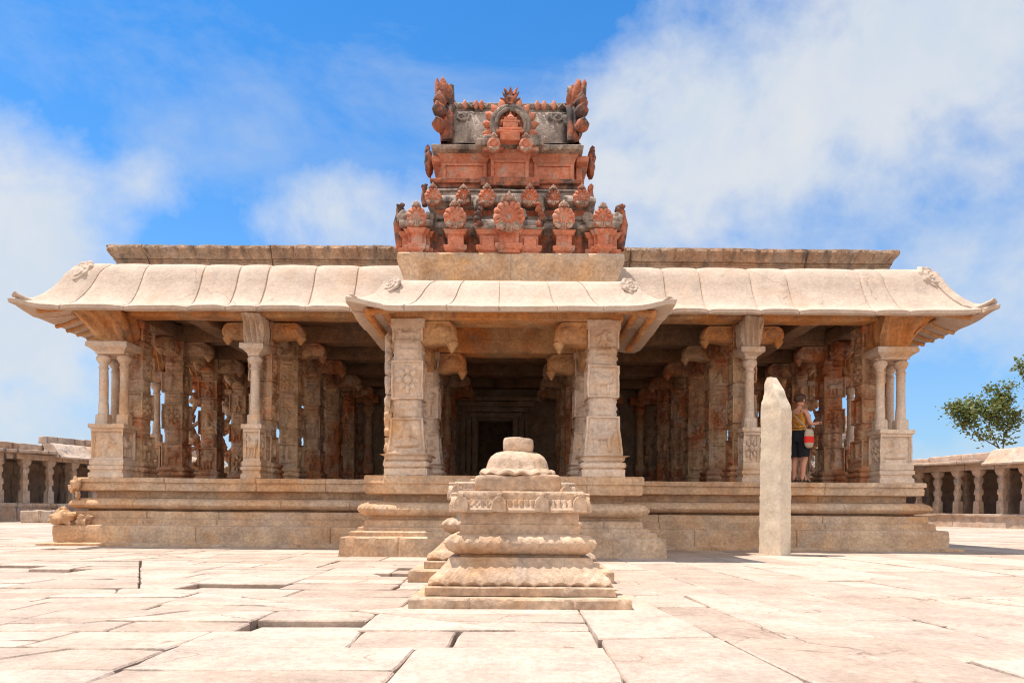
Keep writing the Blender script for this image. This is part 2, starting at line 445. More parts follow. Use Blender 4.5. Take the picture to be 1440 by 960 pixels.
# ---- carved pillars
def capsule(px, py, ax, ay, bx, by, r):
    vx, vy = bx-ax, by-ay; L2 = vx*vx+vy*vy
    t = 0 if L2 == 0 else max(0, min(1, ((px-ax)*vx+(py-ay)*vy)/L2))
    d = math.hypot(px-ax-vx*t, py-ay-vy*t)/r
    return (.14+r*1.9)*(max(0, 1-d*d)**.35) if d < 1 else 0
def figures(seed):
    r = random.Random(seed)
    k = r.choice('sdtlh'); L = []
    m = r.choice((-1, 1))
    if k in 'sd':       # standing or dancing figure
        b = .12*m
        L = [(0+b, .62, 0+b, .66, .17), (0, .40, b*.5, -.02, .2), (-.1, .38, -.42*m, .12, .09), (-.42*m, .12, -.2*m, -.05, .08), (.12, .38, .42*m, .55, .09), (0, -.05, -.2, -.45, .13), (-.2, -.45, -.25, -.85, .1), (.05, -.05, .35*m, -.4, .13), (.35*m, -.4, .2*m, -.82, .1)]
    elif k == 't':      # seated
        L = [(0, .5, 0, .56, .2), (0, .25, 0, -.25, .26), (-.15, .2, -.5, -.1, .1), (.15, .2, .5, -.1, .1), (-.55, -.5, .55, -.45, .17), (-.6, -.8, .6, -.8, .1)]
    elif k == 'l':      # animal
        L = [(-.4, .0, .35, .05, .26), (.45*m, .3, .5*m, .4, .2), (-.35, -.1, -.4, -.75, .11), (.3, -.1, .35, -.75, .11), (-.1, -.2, -.05, -.7, .09), (-.55*m, .1, -.7*m, .6, .07)]
    else:               # lotus
        L = [(.45*math.cos(a), .45*math.sin(a), .6*math.cos(a), .6*math.sin(a), .16) for a in [i*PI/4 for i in range(8)]]+[(0, 0, 0, .01, .25)]
    return L
def relief(u, v, fig):
    h = 0
    for (ax, ay, bx, by, r) in fig: h = max(h, capsule(u, v, ax, ay, bx, by, r))
    e = max(abs(u), abs(v))
    if e > .88: h = max(h, .42)
    return h
def pillar_mesh(name, mat, z0, z1, hw, seed, bw=1.28, depth=.055, spread=0.0):
    rnd = random.Random(seed); H = z1-z0
    # sections: (zlo, zhi, halfwidth, kind)
    sec = []; z = 0
    sec.append((0, .10, hw*bw, 'p')); sec.append((.10, .125, hw*bw*.93, 'g')); sec.append((.125, .20, hw*bw*1.0, 'r')); sec.append((.20, .225, hw*bw*.9, 'g')); sec.append((.225, .30, hw*bw*.95, 'r')); sec.append((.30, .32, hw*1.02, 'g'))
    z = .32; k = 0; top = H-.12
    hs = [.52, .30, .50, .26, .46, .24, .42, .2, .3]
    while z < top-.12:
        h = hs[k % len(hs)]*rnd.uniform(.9, 1.1)*(hw/.22)**.6
        if z+h > top-.1: h = top-z
        if k % 2 == 0: sec.append((z, z+h, hw*rnd.uniform(.98, 1.03), 'f'))
        else: sec.append((z, z+h, hw*.90, 'o'))
        z += h; k += 1
    sec.append((z, H, hw*1.08, 'p'))
    figs = {}
    npf = 22; rings = []
    zs = []; 
    for (a, b, w, kd) in sec:
        n = max(2, int((b-a)/.017))
        for i in range(n+1): zs.append((a+(b-a)*(i/n)*.999+.0003, a, b, w, kd))
    for zi, a, b, w, kd in zs:
        ring = []
        for f in range(4):
            for k in range(npf):
                u = -1+2*k/npf; t = (zi-a)/(b-a)*2-1
                ww = w*(1+spread*max(0, 1-zi/1.0)**1.6*(zi > .3)); d = 0
                if kd == 'f':
                    key = (a, f)
                    if key not in figs: figs[key] = figures(seed*31+int(a*100)*7+f)
                    asp = (b-a)/2/w
                    d = -depth*.75+depth*1.35*min(1, relief(u*1.02, t if asp < 1.6 else t, figs[key])*1.3)
                    if abs(u) > .98 : d = -.004
                elif kd == 'o':
                    # chamfered prismatic band with bosses
                    if abs(u) > .62: ww = w*(1-.16*(abs(u)-.62)/.38)
                    d = .012*math.cos(t*PI*3)*(abs(u) < .6)+(.02*max(0, 1-(u*u+t*t)*3.5))
                elif kd == 'r': d = .018*math.sqrt(max(0, 1-t*t))
                if abs(u) == 1: r_ = ww-.006
                x, y = u*(ww-.004), -(ww+d)
                if u == -1: y = -(ww-.004)
                for _ in range(f): x, y = -y, x
                ring.append((x, y, zi))
        rings.append(ring)
    mb = MB().loft(rings); mb.rough(.010, 5, seed=seed); mb.rough(.006, 16, seed=seed)
    return mb.mesh(name, mat, 42)

def colonette_mesh(name, mat, z0, z1, r=.075, n=16):
    H = z1-z0
    prof = [(r*1.35, 0), (r*1.35, .28*H*.5), (r*1.2, .15*H), (r*1.12, .16*H), (r*1.05, .30*H), (r*.98, .31*H), (r*.95, .60*H), (r*.93, .78*H), (r*1.12, .79*H), (r*1.12, .80*H), (r*.92, .81*H), (r*.92, .85*H), (r*1.25, .87*H), (r*1.55, .905*H), (r*1.6, .93*H), (r*1.3, .96*H), (r*1.05, .965*H), (r*1.3, .975*H), (r*1.4, H)]
    mb = MB(); rings = []
    for rr, z in prof:
        sqf = 1 if z < .15*H+.001 else 0
        ring = []
        for k in range(n):
            a = 2*PI*(k+.5)/n; e = 1
            if sqf: e = min(1.28, 1/max(abs(math.cos(a)), abs(math.sin(a))))
            ring.append((rr*e*math.cos(a), rr*e*math.sin(a), z))
        rings.append(ring)
    mb.loft(rings); mb.rough(.007, 6)
    return mb.mesh(name, mat, 35)

def corbel_mesh(name, mat, reach, w=.15, h=.30):
    """bracket arm along +x hanging below z=0, with a bud pendant at its end"""
    mb = MB()
    out = [(0, 0), (reach, 0)]
    prof = [(0, 0), (reach*.9, 0), (reach*1.0, -.04), (reach*1.06, -.12), (reach*1.06, -h*.62), (reach*.98, -h*.80), (reach*.80, -h*.86), (reach*.5, -h*.90), (reach*.25, -h), (0, -h)]
    K = len(prof); rows = []
    for wv, k in ((-w, .94), (-w*.8, 1.0), (-w*.3, 1.03), (w*.3, 1.03), (w*.8, 1.0), (w, .94)):
        rows.append([(x*k, wv, z*(k if z else 1)) for x, z in prof])
    n0 = len(mb.v)
    mb.grid(rows, cv=True, flip=True)
    mb.f.append(tuple(n0+j for j in range(K))); mb.f.append(tuple(n0+5*K+j for j in range(K))[::-1])
    # bud
    lathe(mb, [(.02, -h*1.26), (.05, -h*1.12), (.085, -h*.95), (.10, -h*.82), (.075, -h*.74), (.09, -h*.66)], 12, (reach*.93, 0, 0))
    # cheek lobes
    for s_ in (-1, 1):
        lump(mb, (reach*.62, s_*w*.9, -h*.42), .09, (1.6, .45, 1.0), .5, seed=reach*7+s_)
        lump(mb, (reach*.25, s_*w*.9, -h*.45), .08, (1.2, .45, 1.3), .5, seed=reach*3+s_)
    mb.rough(.010, 7)
    return mb.mesh(name, mat, 45)

PB = [pillar_mesh('pillar_shaft', M['pillar'], FZ, 4.05, .215, sd) for sd in (1, 2, 3, 4, 5)]
CB_in = corbel_mesh('bracket', M['soffit'], .52); CB_dk = corbel_mesh('bracket', M['pillar'], .50)
BEAM_Z = 4.05
colX = [-6.78, -4.42, -1.62, 1.62, 4.42, 6.78]
rows_ = [12.66, 14.17, 15.8, 17.5, 19.15]
def tl(x, y, z): return (x-CX, y-11.0, z)
ci = 0
def add_brackets(parent, z, arms, me=None, loc=(0, 0)):
    for a in arms: inst('bracket', me or CB_in, parent, (loc[0]+.19*math.cos(a), loc[1]+.19*math.sin(a), z), a)
# colonnade column kinds
CO = colonette_mesh('colonette', M['pale'], 2.13, 3.40, .072)
def pedestal(sx, sy, zt, mat, depthf=.06, seed=3):
    """carved block with mouldings, base at z=0"""
    rings = []; n = 26
    zs = [0, .03, .07, .10, .115, .13, .15, .20, .215, .23, .26, .30, .315] + [.33+(zt-.42)*i/30 for i in range(31)] + [zt-.085, zt-.07, zt-.065, zt-.02, zt]
    fg = [figures(seed*13+k) for k in range(4)]
    for z in zs:
        e = .03 if (z < .10 or .15 <= z <= .20 or z >= zt-.07) else (.018 if .23 <= z <= .30 else 0)
        if .10 < z < .15 or .2 < z < .23: e = .005
        ring = []
        for f in range(4):
            hx, hy = (sx/2, sy/2)
            L, D = (hx, hy) if f % 2 == 0 else (hy, hx)
            for k in range(n):
                u = -1+2*k/n; d = 0
                if .33 < z < zt-.1 and abs(u) < .95:
                    t = (z-.33)/(zt-.43)*2-1
                    d = -depthf*.75+depthf*1.3*min(1, relief(u, t, fg[f])*1.3)
                x, y = u*(L+e), -(D+e+d)
                for _ in range(f): x, y = -y, x
                ring.append((x, y, z))
        rings.append(ring)
    return MB().loft(rings).rough(.012, 5, seed=seed)
def cap_slab(sx, sy, c):
    """overhanging capital slab with cyma underside"""
    mb = MB(); rings = []
    for e, z in ((-.08, -.02), (-.075, .01), (-.03, .05), (.03, .085), (.035, .10), (.03, .17), (.01, .185), (-.02, .19)):
        rings.append([(c[0]+x*(sx/2+e), c[1]+y*(sy/2+e), c[2]+z) for x, y in [(-1+2*k/8, -1) for k in range(8)]+[(1, -1+2*k/8) for k in range(8)]+[(1-2*k/8, 1) for k in range(8)]+[(-1, 1-2*k/8) for k in range(8)]])
    return mb.loft(rings).rough(.012, 6)
def flare(x0, x1, y0, y1, z0, z1, ox, oy):
    """bracket block leaning outward as it rises (ox, oy: outward growth at the top for low-x/high-x/low-y)"""
    mb = MB(); rings = []
    n = 24
    for i in range(19):
        t = i/18; e = t**1.6
        a, b, c, d = x0-ox[0]*e, x1+ox[1]*e, y0-oy*e, y1
        z = z0+(z1-z0)*t
        ring = []
        def wob(u): return .045*math.sin(u*PI*6+t*4)*(math.sin(PI*t)**.5)
        for k in range(n): u = k/n; ring.append((a+(b-a)*u, c+wob(u), z))
        for k in range(n): u = k/n; ring.append((b-wob(u), c+(d-c)*u, z))
        for k in range(n): u = k/n; ring.append((b-(b-a)*u, d, z))
        for k in range(n): u = k/n; ring.append((a+wob(u), d-(d-c)*u, z))
        rings.append(ring)
    return mb.loft(rings).rough(.016, 5)
for r, y in enumerate(rows_):
    for c, xo in enumerate(colX):
        if r == 0 and abs(xo) < 2: continue
        x = CX+xo
        e = bpy.data.objects.new('column', None); COL.objects.link(e); e.parent = T; e.location = tl(x, y, FZ); e.empty_display_size = .1
        ci += 1
        side = -1 if xo < 0 else 1
        inst('shaft', PB[(r*2+c*3) % 5], e, (0, 0, 0), (r+c) % 4*PI/2)
        if r == 0 and abs(xo) > 6:       # corner cluster: pedestal with colonettes
            px, py = .22*side+side*.19, -.47
            ped = pedestal(.56, .40, .94, M['pale'], seed=11+c); ped.xf(Matrix.Translation((side*.16, -.46, 0)))
            ped.obj('pedestal', M['pale'], e)
            ped = pedestal(.30, .62, .93, M['pale'], seed=15+c); ped.xf(Matrix.Translation((side*.34, .09, 0)))
            ped.obj('pedestal', M['pale'], e)
            for (dx, dy) in ((side*.34, -.46), (-side*.03, -.46), (side*.37, -.04), (side*.37, .24)):
                inst('colonette', CO, e, (dx, dy, .935), 0, (1.08, 1.08, 1.015))
            cs = cap_slab(.66, .44, (side*.16, -.46, 2.21)); cs.obj('capital', M['pale'], e)
            cs = cap_slab(.34, .64, (side*.36, .06, 2.205)); cs.obj('capital', M['pale'], e)
            a, b = (side*.16-.27, side*.16+.27)
            fl = flare(a, b, -.62, .34, 2.38, 2.90, (.30, .02) if side < 0 else (.02, .30), .16)
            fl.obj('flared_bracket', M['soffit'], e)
        elif r == 0:                     # single colonette in front of the pillar
            ped = pedestal(.30, .30, .96, M['pale'], seed=21+c); ped.xf(Matrix.Translation((0, -.45, 0))); ped.obj('pedestal', M['pale'], e)
            inst('colonette', CO, e, (0, -.45, .955), 0, (1.15, 1.15, 1))
            cs = cap_slab(.36, .34, (0, -.45, 2.21)); cs.obj('capital', M['pale'], e)
            fl = flare(-.14, .14, -.58, -.2, 2.38, 2.90, (.02, .02), .10); fl.obj('flared_bracket', M['pale'], e)
            add_brackets(e, 2.87, (0, PI))
        else:
            add_brackets(e, 2.87, (0, PI, -PI/2) if r < 4 else (0, PI), CB_dk)
            if abs(xo) > 6 and r in (1,):  # outer side colonette on pedestal
                ped = pedestal(.30, .30, .82, M['pillar'], seed=31+c+r); ped.xf(Matrix.Translation((side*.42, 0, 0))); ped.obj('pedestal', M['pillar'], e)
                inst('colonette', CO, e, (side*.42, 0, .80), 0, (1, 1, 1.02))
                cs = cap_slab(.40, .34, (side*.42, 0, 2.08)); cs.obj('capital', M['pillar'], e)
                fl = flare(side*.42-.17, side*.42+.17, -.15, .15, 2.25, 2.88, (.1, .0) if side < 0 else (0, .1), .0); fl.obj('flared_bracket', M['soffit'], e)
            elif abs(xo) > 6 and r >= 2:  # rearing lion bracket with openings behind it
                mb = MB()
                pts, rad = [], []
                for i in range(41):
                    t = i/40; zz_ = .22+t*2.15
                    sx = side*(.40+.12*math.sin(t*PI*3.1+.4+r)); pts.append((sx, -.04+.03*math.sin(t*9), zz_)); rad.append(.085+.035*math.sin(t*PI*4+r)+.02*math.sin(t*31))
                tube(mb, pts, rad, 12)
                for t, rr in ((.08, .12), (.38, .11), (.62, .12), (.82, .15), (.95, .13)):
                    lump(mb, (side*(.40+.12*math.sin(t*PI*3.1+.4+r))-side*.02, -.08, .22+t*2.15), rr, (1.1, 1, 1), .6, seed=t*9+r)
                for t in (.30, .55, .80):
                    tube(mb, [(side*.2, -.03, .22+t*2.15+.1), (side*.30, -.08, .22+t*2.15), (side*.42, -.10, .22+t*2.15-.06)], [.05, .045, .06], 8)
                mb.rough(.03, 7); mb.obj('rearing_lion_carving', M['pillar'], e, ang=60)
                pd = pedestal(.42, .34, .40, M['pillar'], seed=41+r, depthf=.01); pd.xf(Matrix.Translation((side*.38, 0, 0))); pd.obj('pedestal', M['pillar'], e)
                cs = cap_slab(.44, .34, (side*.40, 0, 2.30)); cs.obj('capital', M['pillar'], e)
                fl = flare(side*.40-.18, side*.40+.18, -.15, .15, 2.46, 2.88, (.1, .0) if side < 0 else (0, .1), .0); fl.obj('flared_bracket', M['soffit'], e)

# ---- beams and ceiling of the hall
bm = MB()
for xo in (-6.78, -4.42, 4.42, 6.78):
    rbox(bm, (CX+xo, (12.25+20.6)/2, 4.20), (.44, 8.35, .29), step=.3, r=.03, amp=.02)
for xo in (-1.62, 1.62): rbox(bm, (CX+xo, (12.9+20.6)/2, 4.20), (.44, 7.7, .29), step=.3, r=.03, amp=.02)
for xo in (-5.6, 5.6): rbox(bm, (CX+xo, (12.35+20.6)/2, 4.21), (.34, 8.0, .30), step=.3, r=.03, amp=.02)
tobj(bm, 'roof_beams', M['sooty_shaded'])
bm = MB()
rbox(bm, (CX, 12.28, 4.225), (14.212, .38, .33), step=.4, r=.03, amp=.02)
tobj(bm, 'front_beam', M['soffit'])
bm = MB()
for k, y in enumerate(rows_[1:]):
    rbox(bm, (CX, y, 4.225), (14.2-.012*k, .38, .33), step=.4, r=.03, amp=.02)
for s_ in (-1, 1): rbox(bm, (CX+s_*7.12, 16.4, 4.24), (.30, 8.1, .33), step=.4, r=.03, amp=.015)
tobj(bm, 'cross_beams', M['sooty_shaded'])
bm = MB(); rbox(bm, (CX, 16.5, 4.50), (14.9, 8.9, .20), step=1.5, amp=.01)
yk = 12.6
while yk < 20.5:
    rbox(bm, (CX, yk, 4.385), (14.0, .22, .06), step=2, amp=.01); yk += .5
tobj(bm, 'ceiling', M['sooty_shaded'])

# ---- main eave
EL = 8.17; EY0 = 11.31; EY1 = 21.75; ECX = -.15
eave_path = [(ECX-EL, EY0), (ECX+EL, EY0), (ECX+EL, EY1), (ECX-EL, EY1)]
eprof_top = [(-1.35, 4.42), (-.95, 4.36), (-.72, 4.24), (-.5, 4.10), (-.25, 3.985), (-.04, 3.925), (0, 3.93), (.01, 3.985), (-.03, 4.015), (-.12, 4.05), (-.22, 4.13), (-.32, 4.26), (-.41, 4.41), (-.485, 4.56), (-.545, 4.71), (-.62, 4.83), (-.71, 4.91), (-.83, 4.955), (-.98, 4.97), (-1.5, 4.97), (-1.7, 4.5)]
def edisp_factory(seed, lo, hi, bul=.022, curl=.10):
    jf = {}
    rj = rjoints(lo, hi, seed)
    def joints(i, L):
        if i not in jf: jf[i] = rj(i, L)
        return jf[i]
    def disp(i, s, L, j, o, z):
        js = [0]+joints(i, L)+[L]
        for a, b in zip(js, js[1:]):
            if a <= s <= b: break
        u = (s-a)/max(.01, b-a)
        q = (1-abs(2*u-1)**5)
        top = 1 if j >= 6 else .15
        k = int(a*97+i*13) % 7
        d = min(s, L-s)
        lift = curl*math.exp(-(d/.30)**2)*max(0, 1+o/.45)
        lip = .018*(math.sin(k*2.3)) if -.08 < o else 0
        return (bul*q*top*.5-lip*.6*top+.03*math.exp(-(d/.2)**2)*max(0, 1+o/.3), bul*q*top+lift+lip*.6)
    return joints, disp
jn, dp = edisp_factory(12, .5, 1.35)
em = sweep(MB(), eave_path, eprof_top, step=.07, joints=jn, disp=dp, amp=.012, groove=.022, sc=2.0)
EAVE = tobj(em, 'curved_eave', M['eave'], ang=32)
# ribs carved on the eave underside
rb = MB()
def rib_run(mb, p0, d, L, n, prof, step, r):
    k = 0; s_ = step*.5
    while s_ < L:
        p = Vector(p0)+Vector(d)*s_
        tube(mb, [(p.x+n[0]*o, p.y+n[1]*o, z-.012) for o, z in prof], r, 6)
        s_ += step
und = [(-.04, 3.925), (-.25, 3.985), (-.5, 4.10), (-.72, 4.24), (-.9, 4.34)]
for sx in (-1, 1):
    rb = MB(); rib_run(rb, (ECX+sx*EL, EY0+.9), (0, 1), 8.2, (sx, 0), und, .30, .035)
    tube(rb, [(ECX+sx*(EL+o), EY0-o, z-.015) for o, z in und[1:]], .05, 6)
    for o, z in und[2:4]:
        tube(rb, [(ECX+sx*(EL+o), EY0+.3+abs(o), z-.012), (ECX+sx*(EL+o), EY1-1, z-.012)], .03, 6)
        tube(rb, [(ECX+sx*(EL+o), EY0-o, z-.012), (ECX+sx*(EL+o-1.6), EY0-o, z-.012)], .028, 6)
    tobj(rb, 'eave_ribs', M['soffit'])

# curls and medallions at eave corners
def curl_mesh(name, mat, s=1.0):
    """fluted shell curling up, pointing along +x"""
    mb = MB()
    for k in (-2, -1, 0, 1, 2):
        pts = []; rad = []
        for i in range(14):
            t = i/13
            x = -.40+.44*t-.10*max(0, t-.85)*3; z = .03+.10*max(0, t-.35)**1.3*2.0+.02*t
            pts.append((x*s, k*.040*(1.15-.25*t)*s, (z-.008*abs(k))*s)); rad.append((.016+.022*math.sin(PI*min(1, t*1.02)))*s)
        tube(mb, pts, rad, 8)
    return mb.mesh(name, mat, 50)
CM = curl_mesh('corner_curl', M['eave'])
def medallion_mesh(name, mat, R=.22):
    rows = []
    for i in range(15):
        r = i/14; row = []
        for k in range(48):
            a = 2*PI*k/48
            RR = R*r*(1+.06*math.cos(8*a)*r)
            h = .035*(1-r**3)+.014*math.cos(r*16+a*1.0)+.01*math.cos(a*8)*r
            if i == 14: h = -.03
            row.append((RR*math.cos(a)*1.25, RR*math.sin(a), h))
        rows.append(row)
    mb = MB().grid(rows, cv=True)
    return mb.mesh(name, mat, 60)
MM = medallion_mesh('corner_medallion', M['eave'])
def place_corner(px, py, sx, sy, z_lip, zmid, ins, k=1.0, parent=None):
    ang = math.atan2(sy, sx)
    c = inst('corner_curl', CM, T, tl(px-sx*.02*k, py-sy*.02*k, z_lip-.035*k), ang, (1.25*k, 1.5*k, 1.1*k))
    m = inst('corner_medallion', MM, T, tl(px-sx*(ins+.14*k), py-sy*ins, zmid), 0, (k, k, k*.8))
    d = Vector((sx*.22, sy*.84, .54)).normalized()
    t = Vector((-sx*.62, -sy*.45, .75)); t = (t-d*t.dot(d)).normalized(); up = t.cross(d)
    R = Matrix((t, d.cross(t), d)).transposed()
    m.rotation_euler = R.to_euler()
place_corner(ECX-EL, EY0, -1, -1, 4.07, 4.775, .60)
place_corner(ECX+EL, EY0, 1, -1, 4.07, 4.775, .60)
place_corner(ECX-EL, EY1, -1, 1, 4.07, 4.775, .60)
place_corner(ECX+EL, EY1, 1, 1, 4.07, 4.775, .60)

# ---- parapet
par = [(CX-7.1, 12.37), (CX+7.1, 12.37), (CX+7.1, 20.7), (CX-7.1, 20.7)]
aprof = [(-.06, 4.9), (-.06, 5.12), (-.045, 5.13), (-.05, 5.16), (-.02, 5.17), (-.015, 5.20), (.0, 5.24), (.03, 5.29), (.055, 5.33), (.06, 5.37), (.05, 5.395), (.0, 5.40), (-.3, 5.40), (-.35, 4.9)]
def adisp(i, s, L, j, o, z):
    d = 0; dz = 0
    if 5.165 < z < 5.36:
        u = (s % .30)/.30*2-1
        w = (z-5.16)/.2
        d = .055*(abs(math.cos(u*PI/2))**.5-.5)*(.5+w*.6)+.02*math.cos(u*PI*3)*w+.03*nz(s, z*2, i, 12)
    if z > 5.34 and j < 12: dz = .014*nz(s, 3, i, 3)+.012*nz(s, 3, i, 11)
    bl = [.0, .012, -.008, .01][int(s/2.9) % 4]
    return d, dz+bl
am = sweep(MB(), par, aprof, step=.035, joints=lambda i, L: [k for k in (.62, 2.9, 5.8, 9.4, 12.6) if k < L-.3], disp=adisp, amp=.010, groove=.04)
tobj(am, 'parapet', M['parapet'])
rf = MB(); rbox(rf, (CX, 16.5, 4.88), (14.0, 8.2, .3), step=2); tobj(rf, 'roof_slab', M['eave'])

# ---- porch
PC = [pillar_mesh('porch_pillar_shaft', M['pale'], PZ, 3.41, .228, sd, bw=1.38, depth=.052, spread=.42) for sd in (71, 84)]
CP = corbel_mesh('bracket', M['soffit'], .46, .16, .34)
for k, (x, y) in enumerate(((-1.53, 10.1), (1.31, 10.1), (-1.53, 12.16), (1.31, 12.16))):
    e = bpy.data.objects.new('column', None); COL.objects.link(e); e.parent = T; e.location = tl(x, y, PZ); e.empty_display_size = .1
    inst('shaft', PC[k % 2], e, (0, 0, 0), k*PI/2)
    sd = 1 if x < 0 else -1
    inst('bracket', CP, e, (sd*.2, 0, 3.40-PZ), 0 if sd > 0 else PI)
    inst('bracket', CP, e, (0, .2 if y < 11 else -.2, 3.40-PZ), PI/2 if y < 11 else -PI/2)
    if k == 0:
        mb = MB()
        for i in range(7): rbox(mb, (-.29, .12, .15+i*.30), (.16, .18, .28-.02*(i % 2)), step=.08, r=.02, amp=.02)
        for i in range(9): lump(mb, (-.31, .04, .2+i*.23), .06, (1, 1, 1.5), .5, seed=i)
        mb.obj('attached_figure_carving', M['pale'], e, ang=55)
bm = MB()
rbox(bm, (-.11, 10.12, 3.50), (3.42, .46, .18), step=.15, r=.02, amp=.012)
rbox(bm, (-.11, 12.17, 3.68), (3.42, .44, .54), step=.15, r=.02, amp=.012)
rbox(bm, (-.11, 11.96, 3.62), (2.6, .03, .02), step=.3, r=.005, amp=.004)
for x in (-1.53, 1.31): rbox(bm, (x, 11.14, 3.66), (.42, 1.62, .50), step=.2, r=.02, amp=.012)
rbox(bm, (-.11, 11.0, 3.885), (3.2, 2.5, .10), step=.6)
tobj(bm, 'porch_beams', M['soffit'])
QX = -.04; QL = 2.17; QY0 = 9.14
qpath = [(QX-QL, 11.95), (QX-QL, QY0), (QX+QL, QY0), (QX+QL, 11.95)]
qeprof = [(-.95, 3.62), (-.62, 3.56), (-.4, 3.46), (-.2, 3.37), (-.04, 3.325), (0, 3.33), (.01, 3.39), (-.02, 3.415), (-.10, 3.44), (-.20, 3.51), (-.29, 3.61), (-.37, 3.73), (-.46, 3.84), (-.56, 3.91), (-.68, 3.945), (-.85, 3.95), (-1.1, 3.94), (-1.2, 3.7)]
jn, dp = edisp_factory(31, .62, .9, .024, .09)
em = sweep(MB(), qpath, qeprof, closed=False, step=.06, joints=lambda i, L: [.75, 1.32, 2.02, 2.8, 3.42] if i == 1 else jn(i, L), disp=edisp_factory(31, .62, .9, .0, .09)[1], amp=.012, groove=.02, sc=2.5, endcaps=True)
tobj(em, 'porch_eave', M['eave'], ang=32)
qund = [(-.04, 3.325), (-.2, 3.37), (-.4, 3.46), (-.62, 3.55)]
for sx in (-1, 1):
    rb = MB()
    for o, z in qund[1:]:
        pts = [(QX+sx*(QL+o), QY0-o+.05+.08*i, z-.02) for i in range(27)]
        tube(rb, pts, [.045+.012*(i % 2) for i in range(27)], 8)
    tube(rb, [(QX+sx*(QL+o), QY0-o, z-.02) for o, z in qund[1:]], .05, 8)
    tobj(rb, 'porch_eave_ribs', M['soffit'])
place_corner(QX-QL, QY0, -1, -1, 3.44, 3.80, .40, .62)
place_corner(QX+QL, QY0, 1, -1, 3.44, 3.80, .40, .62)

# ---- sanctum wall behind the hall with its doorway
sw = MB(); DX = -.50; SY = 19.6
for x0, x1 in ((CX-5.0, DX-.50), (DX+.50, CX+5.0)): rbox(sw, ((x0+x1)/2, SY+.3, 2.7), (x1-x0, .5, 3.05), step=.4, r=.02, amp=.02)
rbox(sw, (DX, SY+.3, 3.73), (1.0, .5, 1.0), step=.3)
for k in range(4):
    z = 1.2+k*.0
    rbox(sw, (CX, SY+.0-.02*k, 1.30+.12*k), (10.0, .25-.05*k, .11), step=.5)
    rbox(sw, (DX, SY-.02-.05*k, 3.36+.15*k), (1.5+.35*k, .22, .13), step=.3, amp=.015)
for s_ in (-1, 1):
    for k in range(3): rbox(sw, (DX+s_*(.58+.17*k), SY-.02+.03*k, 2.25), (.14, .2, 2.1), step=.2, amp=.015)
tobj(sw, 'sanctum_wall', M['wall'])
sw = MB()
for x0 in (CX-5.2, CX+5.2): rbox(sw, (x0, 20.5, 2.7), (.4, 1.6, 3.05), step=.4, r=.02, amp=.02)
rbox(sw, (DX-.7, 21.0, 2.7), (.3, 1.6, 3.05), step=.5); rbox(sw, (DX+.7, 21.0, 2.7), (.3, 1.6, 3.05), step=.5)
rbox(sw, (CX, 21.9, 2.7), (10.8, .3, 3.2), step=1)
tobj(sw, 'sanctum_side_walls', M['wall'])
# niches: half columns on the sanctum wall
PS = colonette_mesh('wall_colonette', M['pillar'], 1.4, 3.5, .11)
for xo in (-4.5, -3.9, -3.1, -2.5, 2.4, 3.0, 3.8, 4.4):
    inst('wall_colonette', PS, T, tl(CX+xo, SY-.25, 1.65), 0, (1, 1, .95))
for xo in (-4.2, -2.8, 2.7, 4.1):
    nm = MB()
    rbox(nm, (CX+xo, SY-.2, 3.75), (1.2, .35, .2), step=.2, amp=.02); rbox(nm, (CX+xo, SY-.2, 1.42), (1.2, .4, .40), step=.2, amp=.02)
    for q in range(5): lump(nm, (CX+xo+random.uniform(-.06, .06), SY-.12, 1.8+q*.28), .16-.01*q, (1, .6, 1.1), .5, seed=q+xo)
    tobj(nm, 'wall_niche_carving', M['pillar'], ang=50)

# ------------------------------------------------------------------ tower
TW = bpy.data.objects.new('roof_tower', None); COL.objects.link(TW); TW.parent = T; TW.location = tl(-.05, 11.4, 4.0)
TW['label'] = 'red plastered roof tower with barrel top'
TOX, TOY, TOZ = -.05, 11.4, 4.0
def wobj(mb, name, mat, ang=38):
    mb.xf(Matrix.Translation((-TOX, -TOY, -TOZ))); return mb.obj(name, mat, TW, ang)
def at(px, py, D):          # source pixel -> world, used only to size the carvings on their own plane
    return ((px-720)/960*D, EYE+(716-py)/960*D)
def rect(cx, cy, hx, hy): return [(cx-hx, cy-hy), (cx+hx, cy-hy), (cx+hx, cy+hy), (cx-hx, cy+hy)]
# base block
D0 = 10.4
bb = sweep(MB(), rect(-.045, D0+.85, 1.70, .85), [(-.10, 3.9), (-.09, 4.03), (-.08, 4.13), (-.05, 4.16), (-.055, 4.19), (-.02, 4.30), (.02, 4.40), (.035, 4.46), (.03, 4.54), (.0, 4.57), (-.6, 4.58)], step=.07, joints=lambda i, L: [k for k in (.42, 1.70) if k < L-.2], amp=.010)
rbox(bb, (-.045, D0+.85, 4.45), (2.6, 1.1, .2), step=1)
wobj(bb, 'tower_base', stone('tower_base_stone', (.60, .46, .335), (.58, .36, .19), (.52, .44, .36), (.3, .2, .14), sc=1.2, bump=.45, streak=.35))

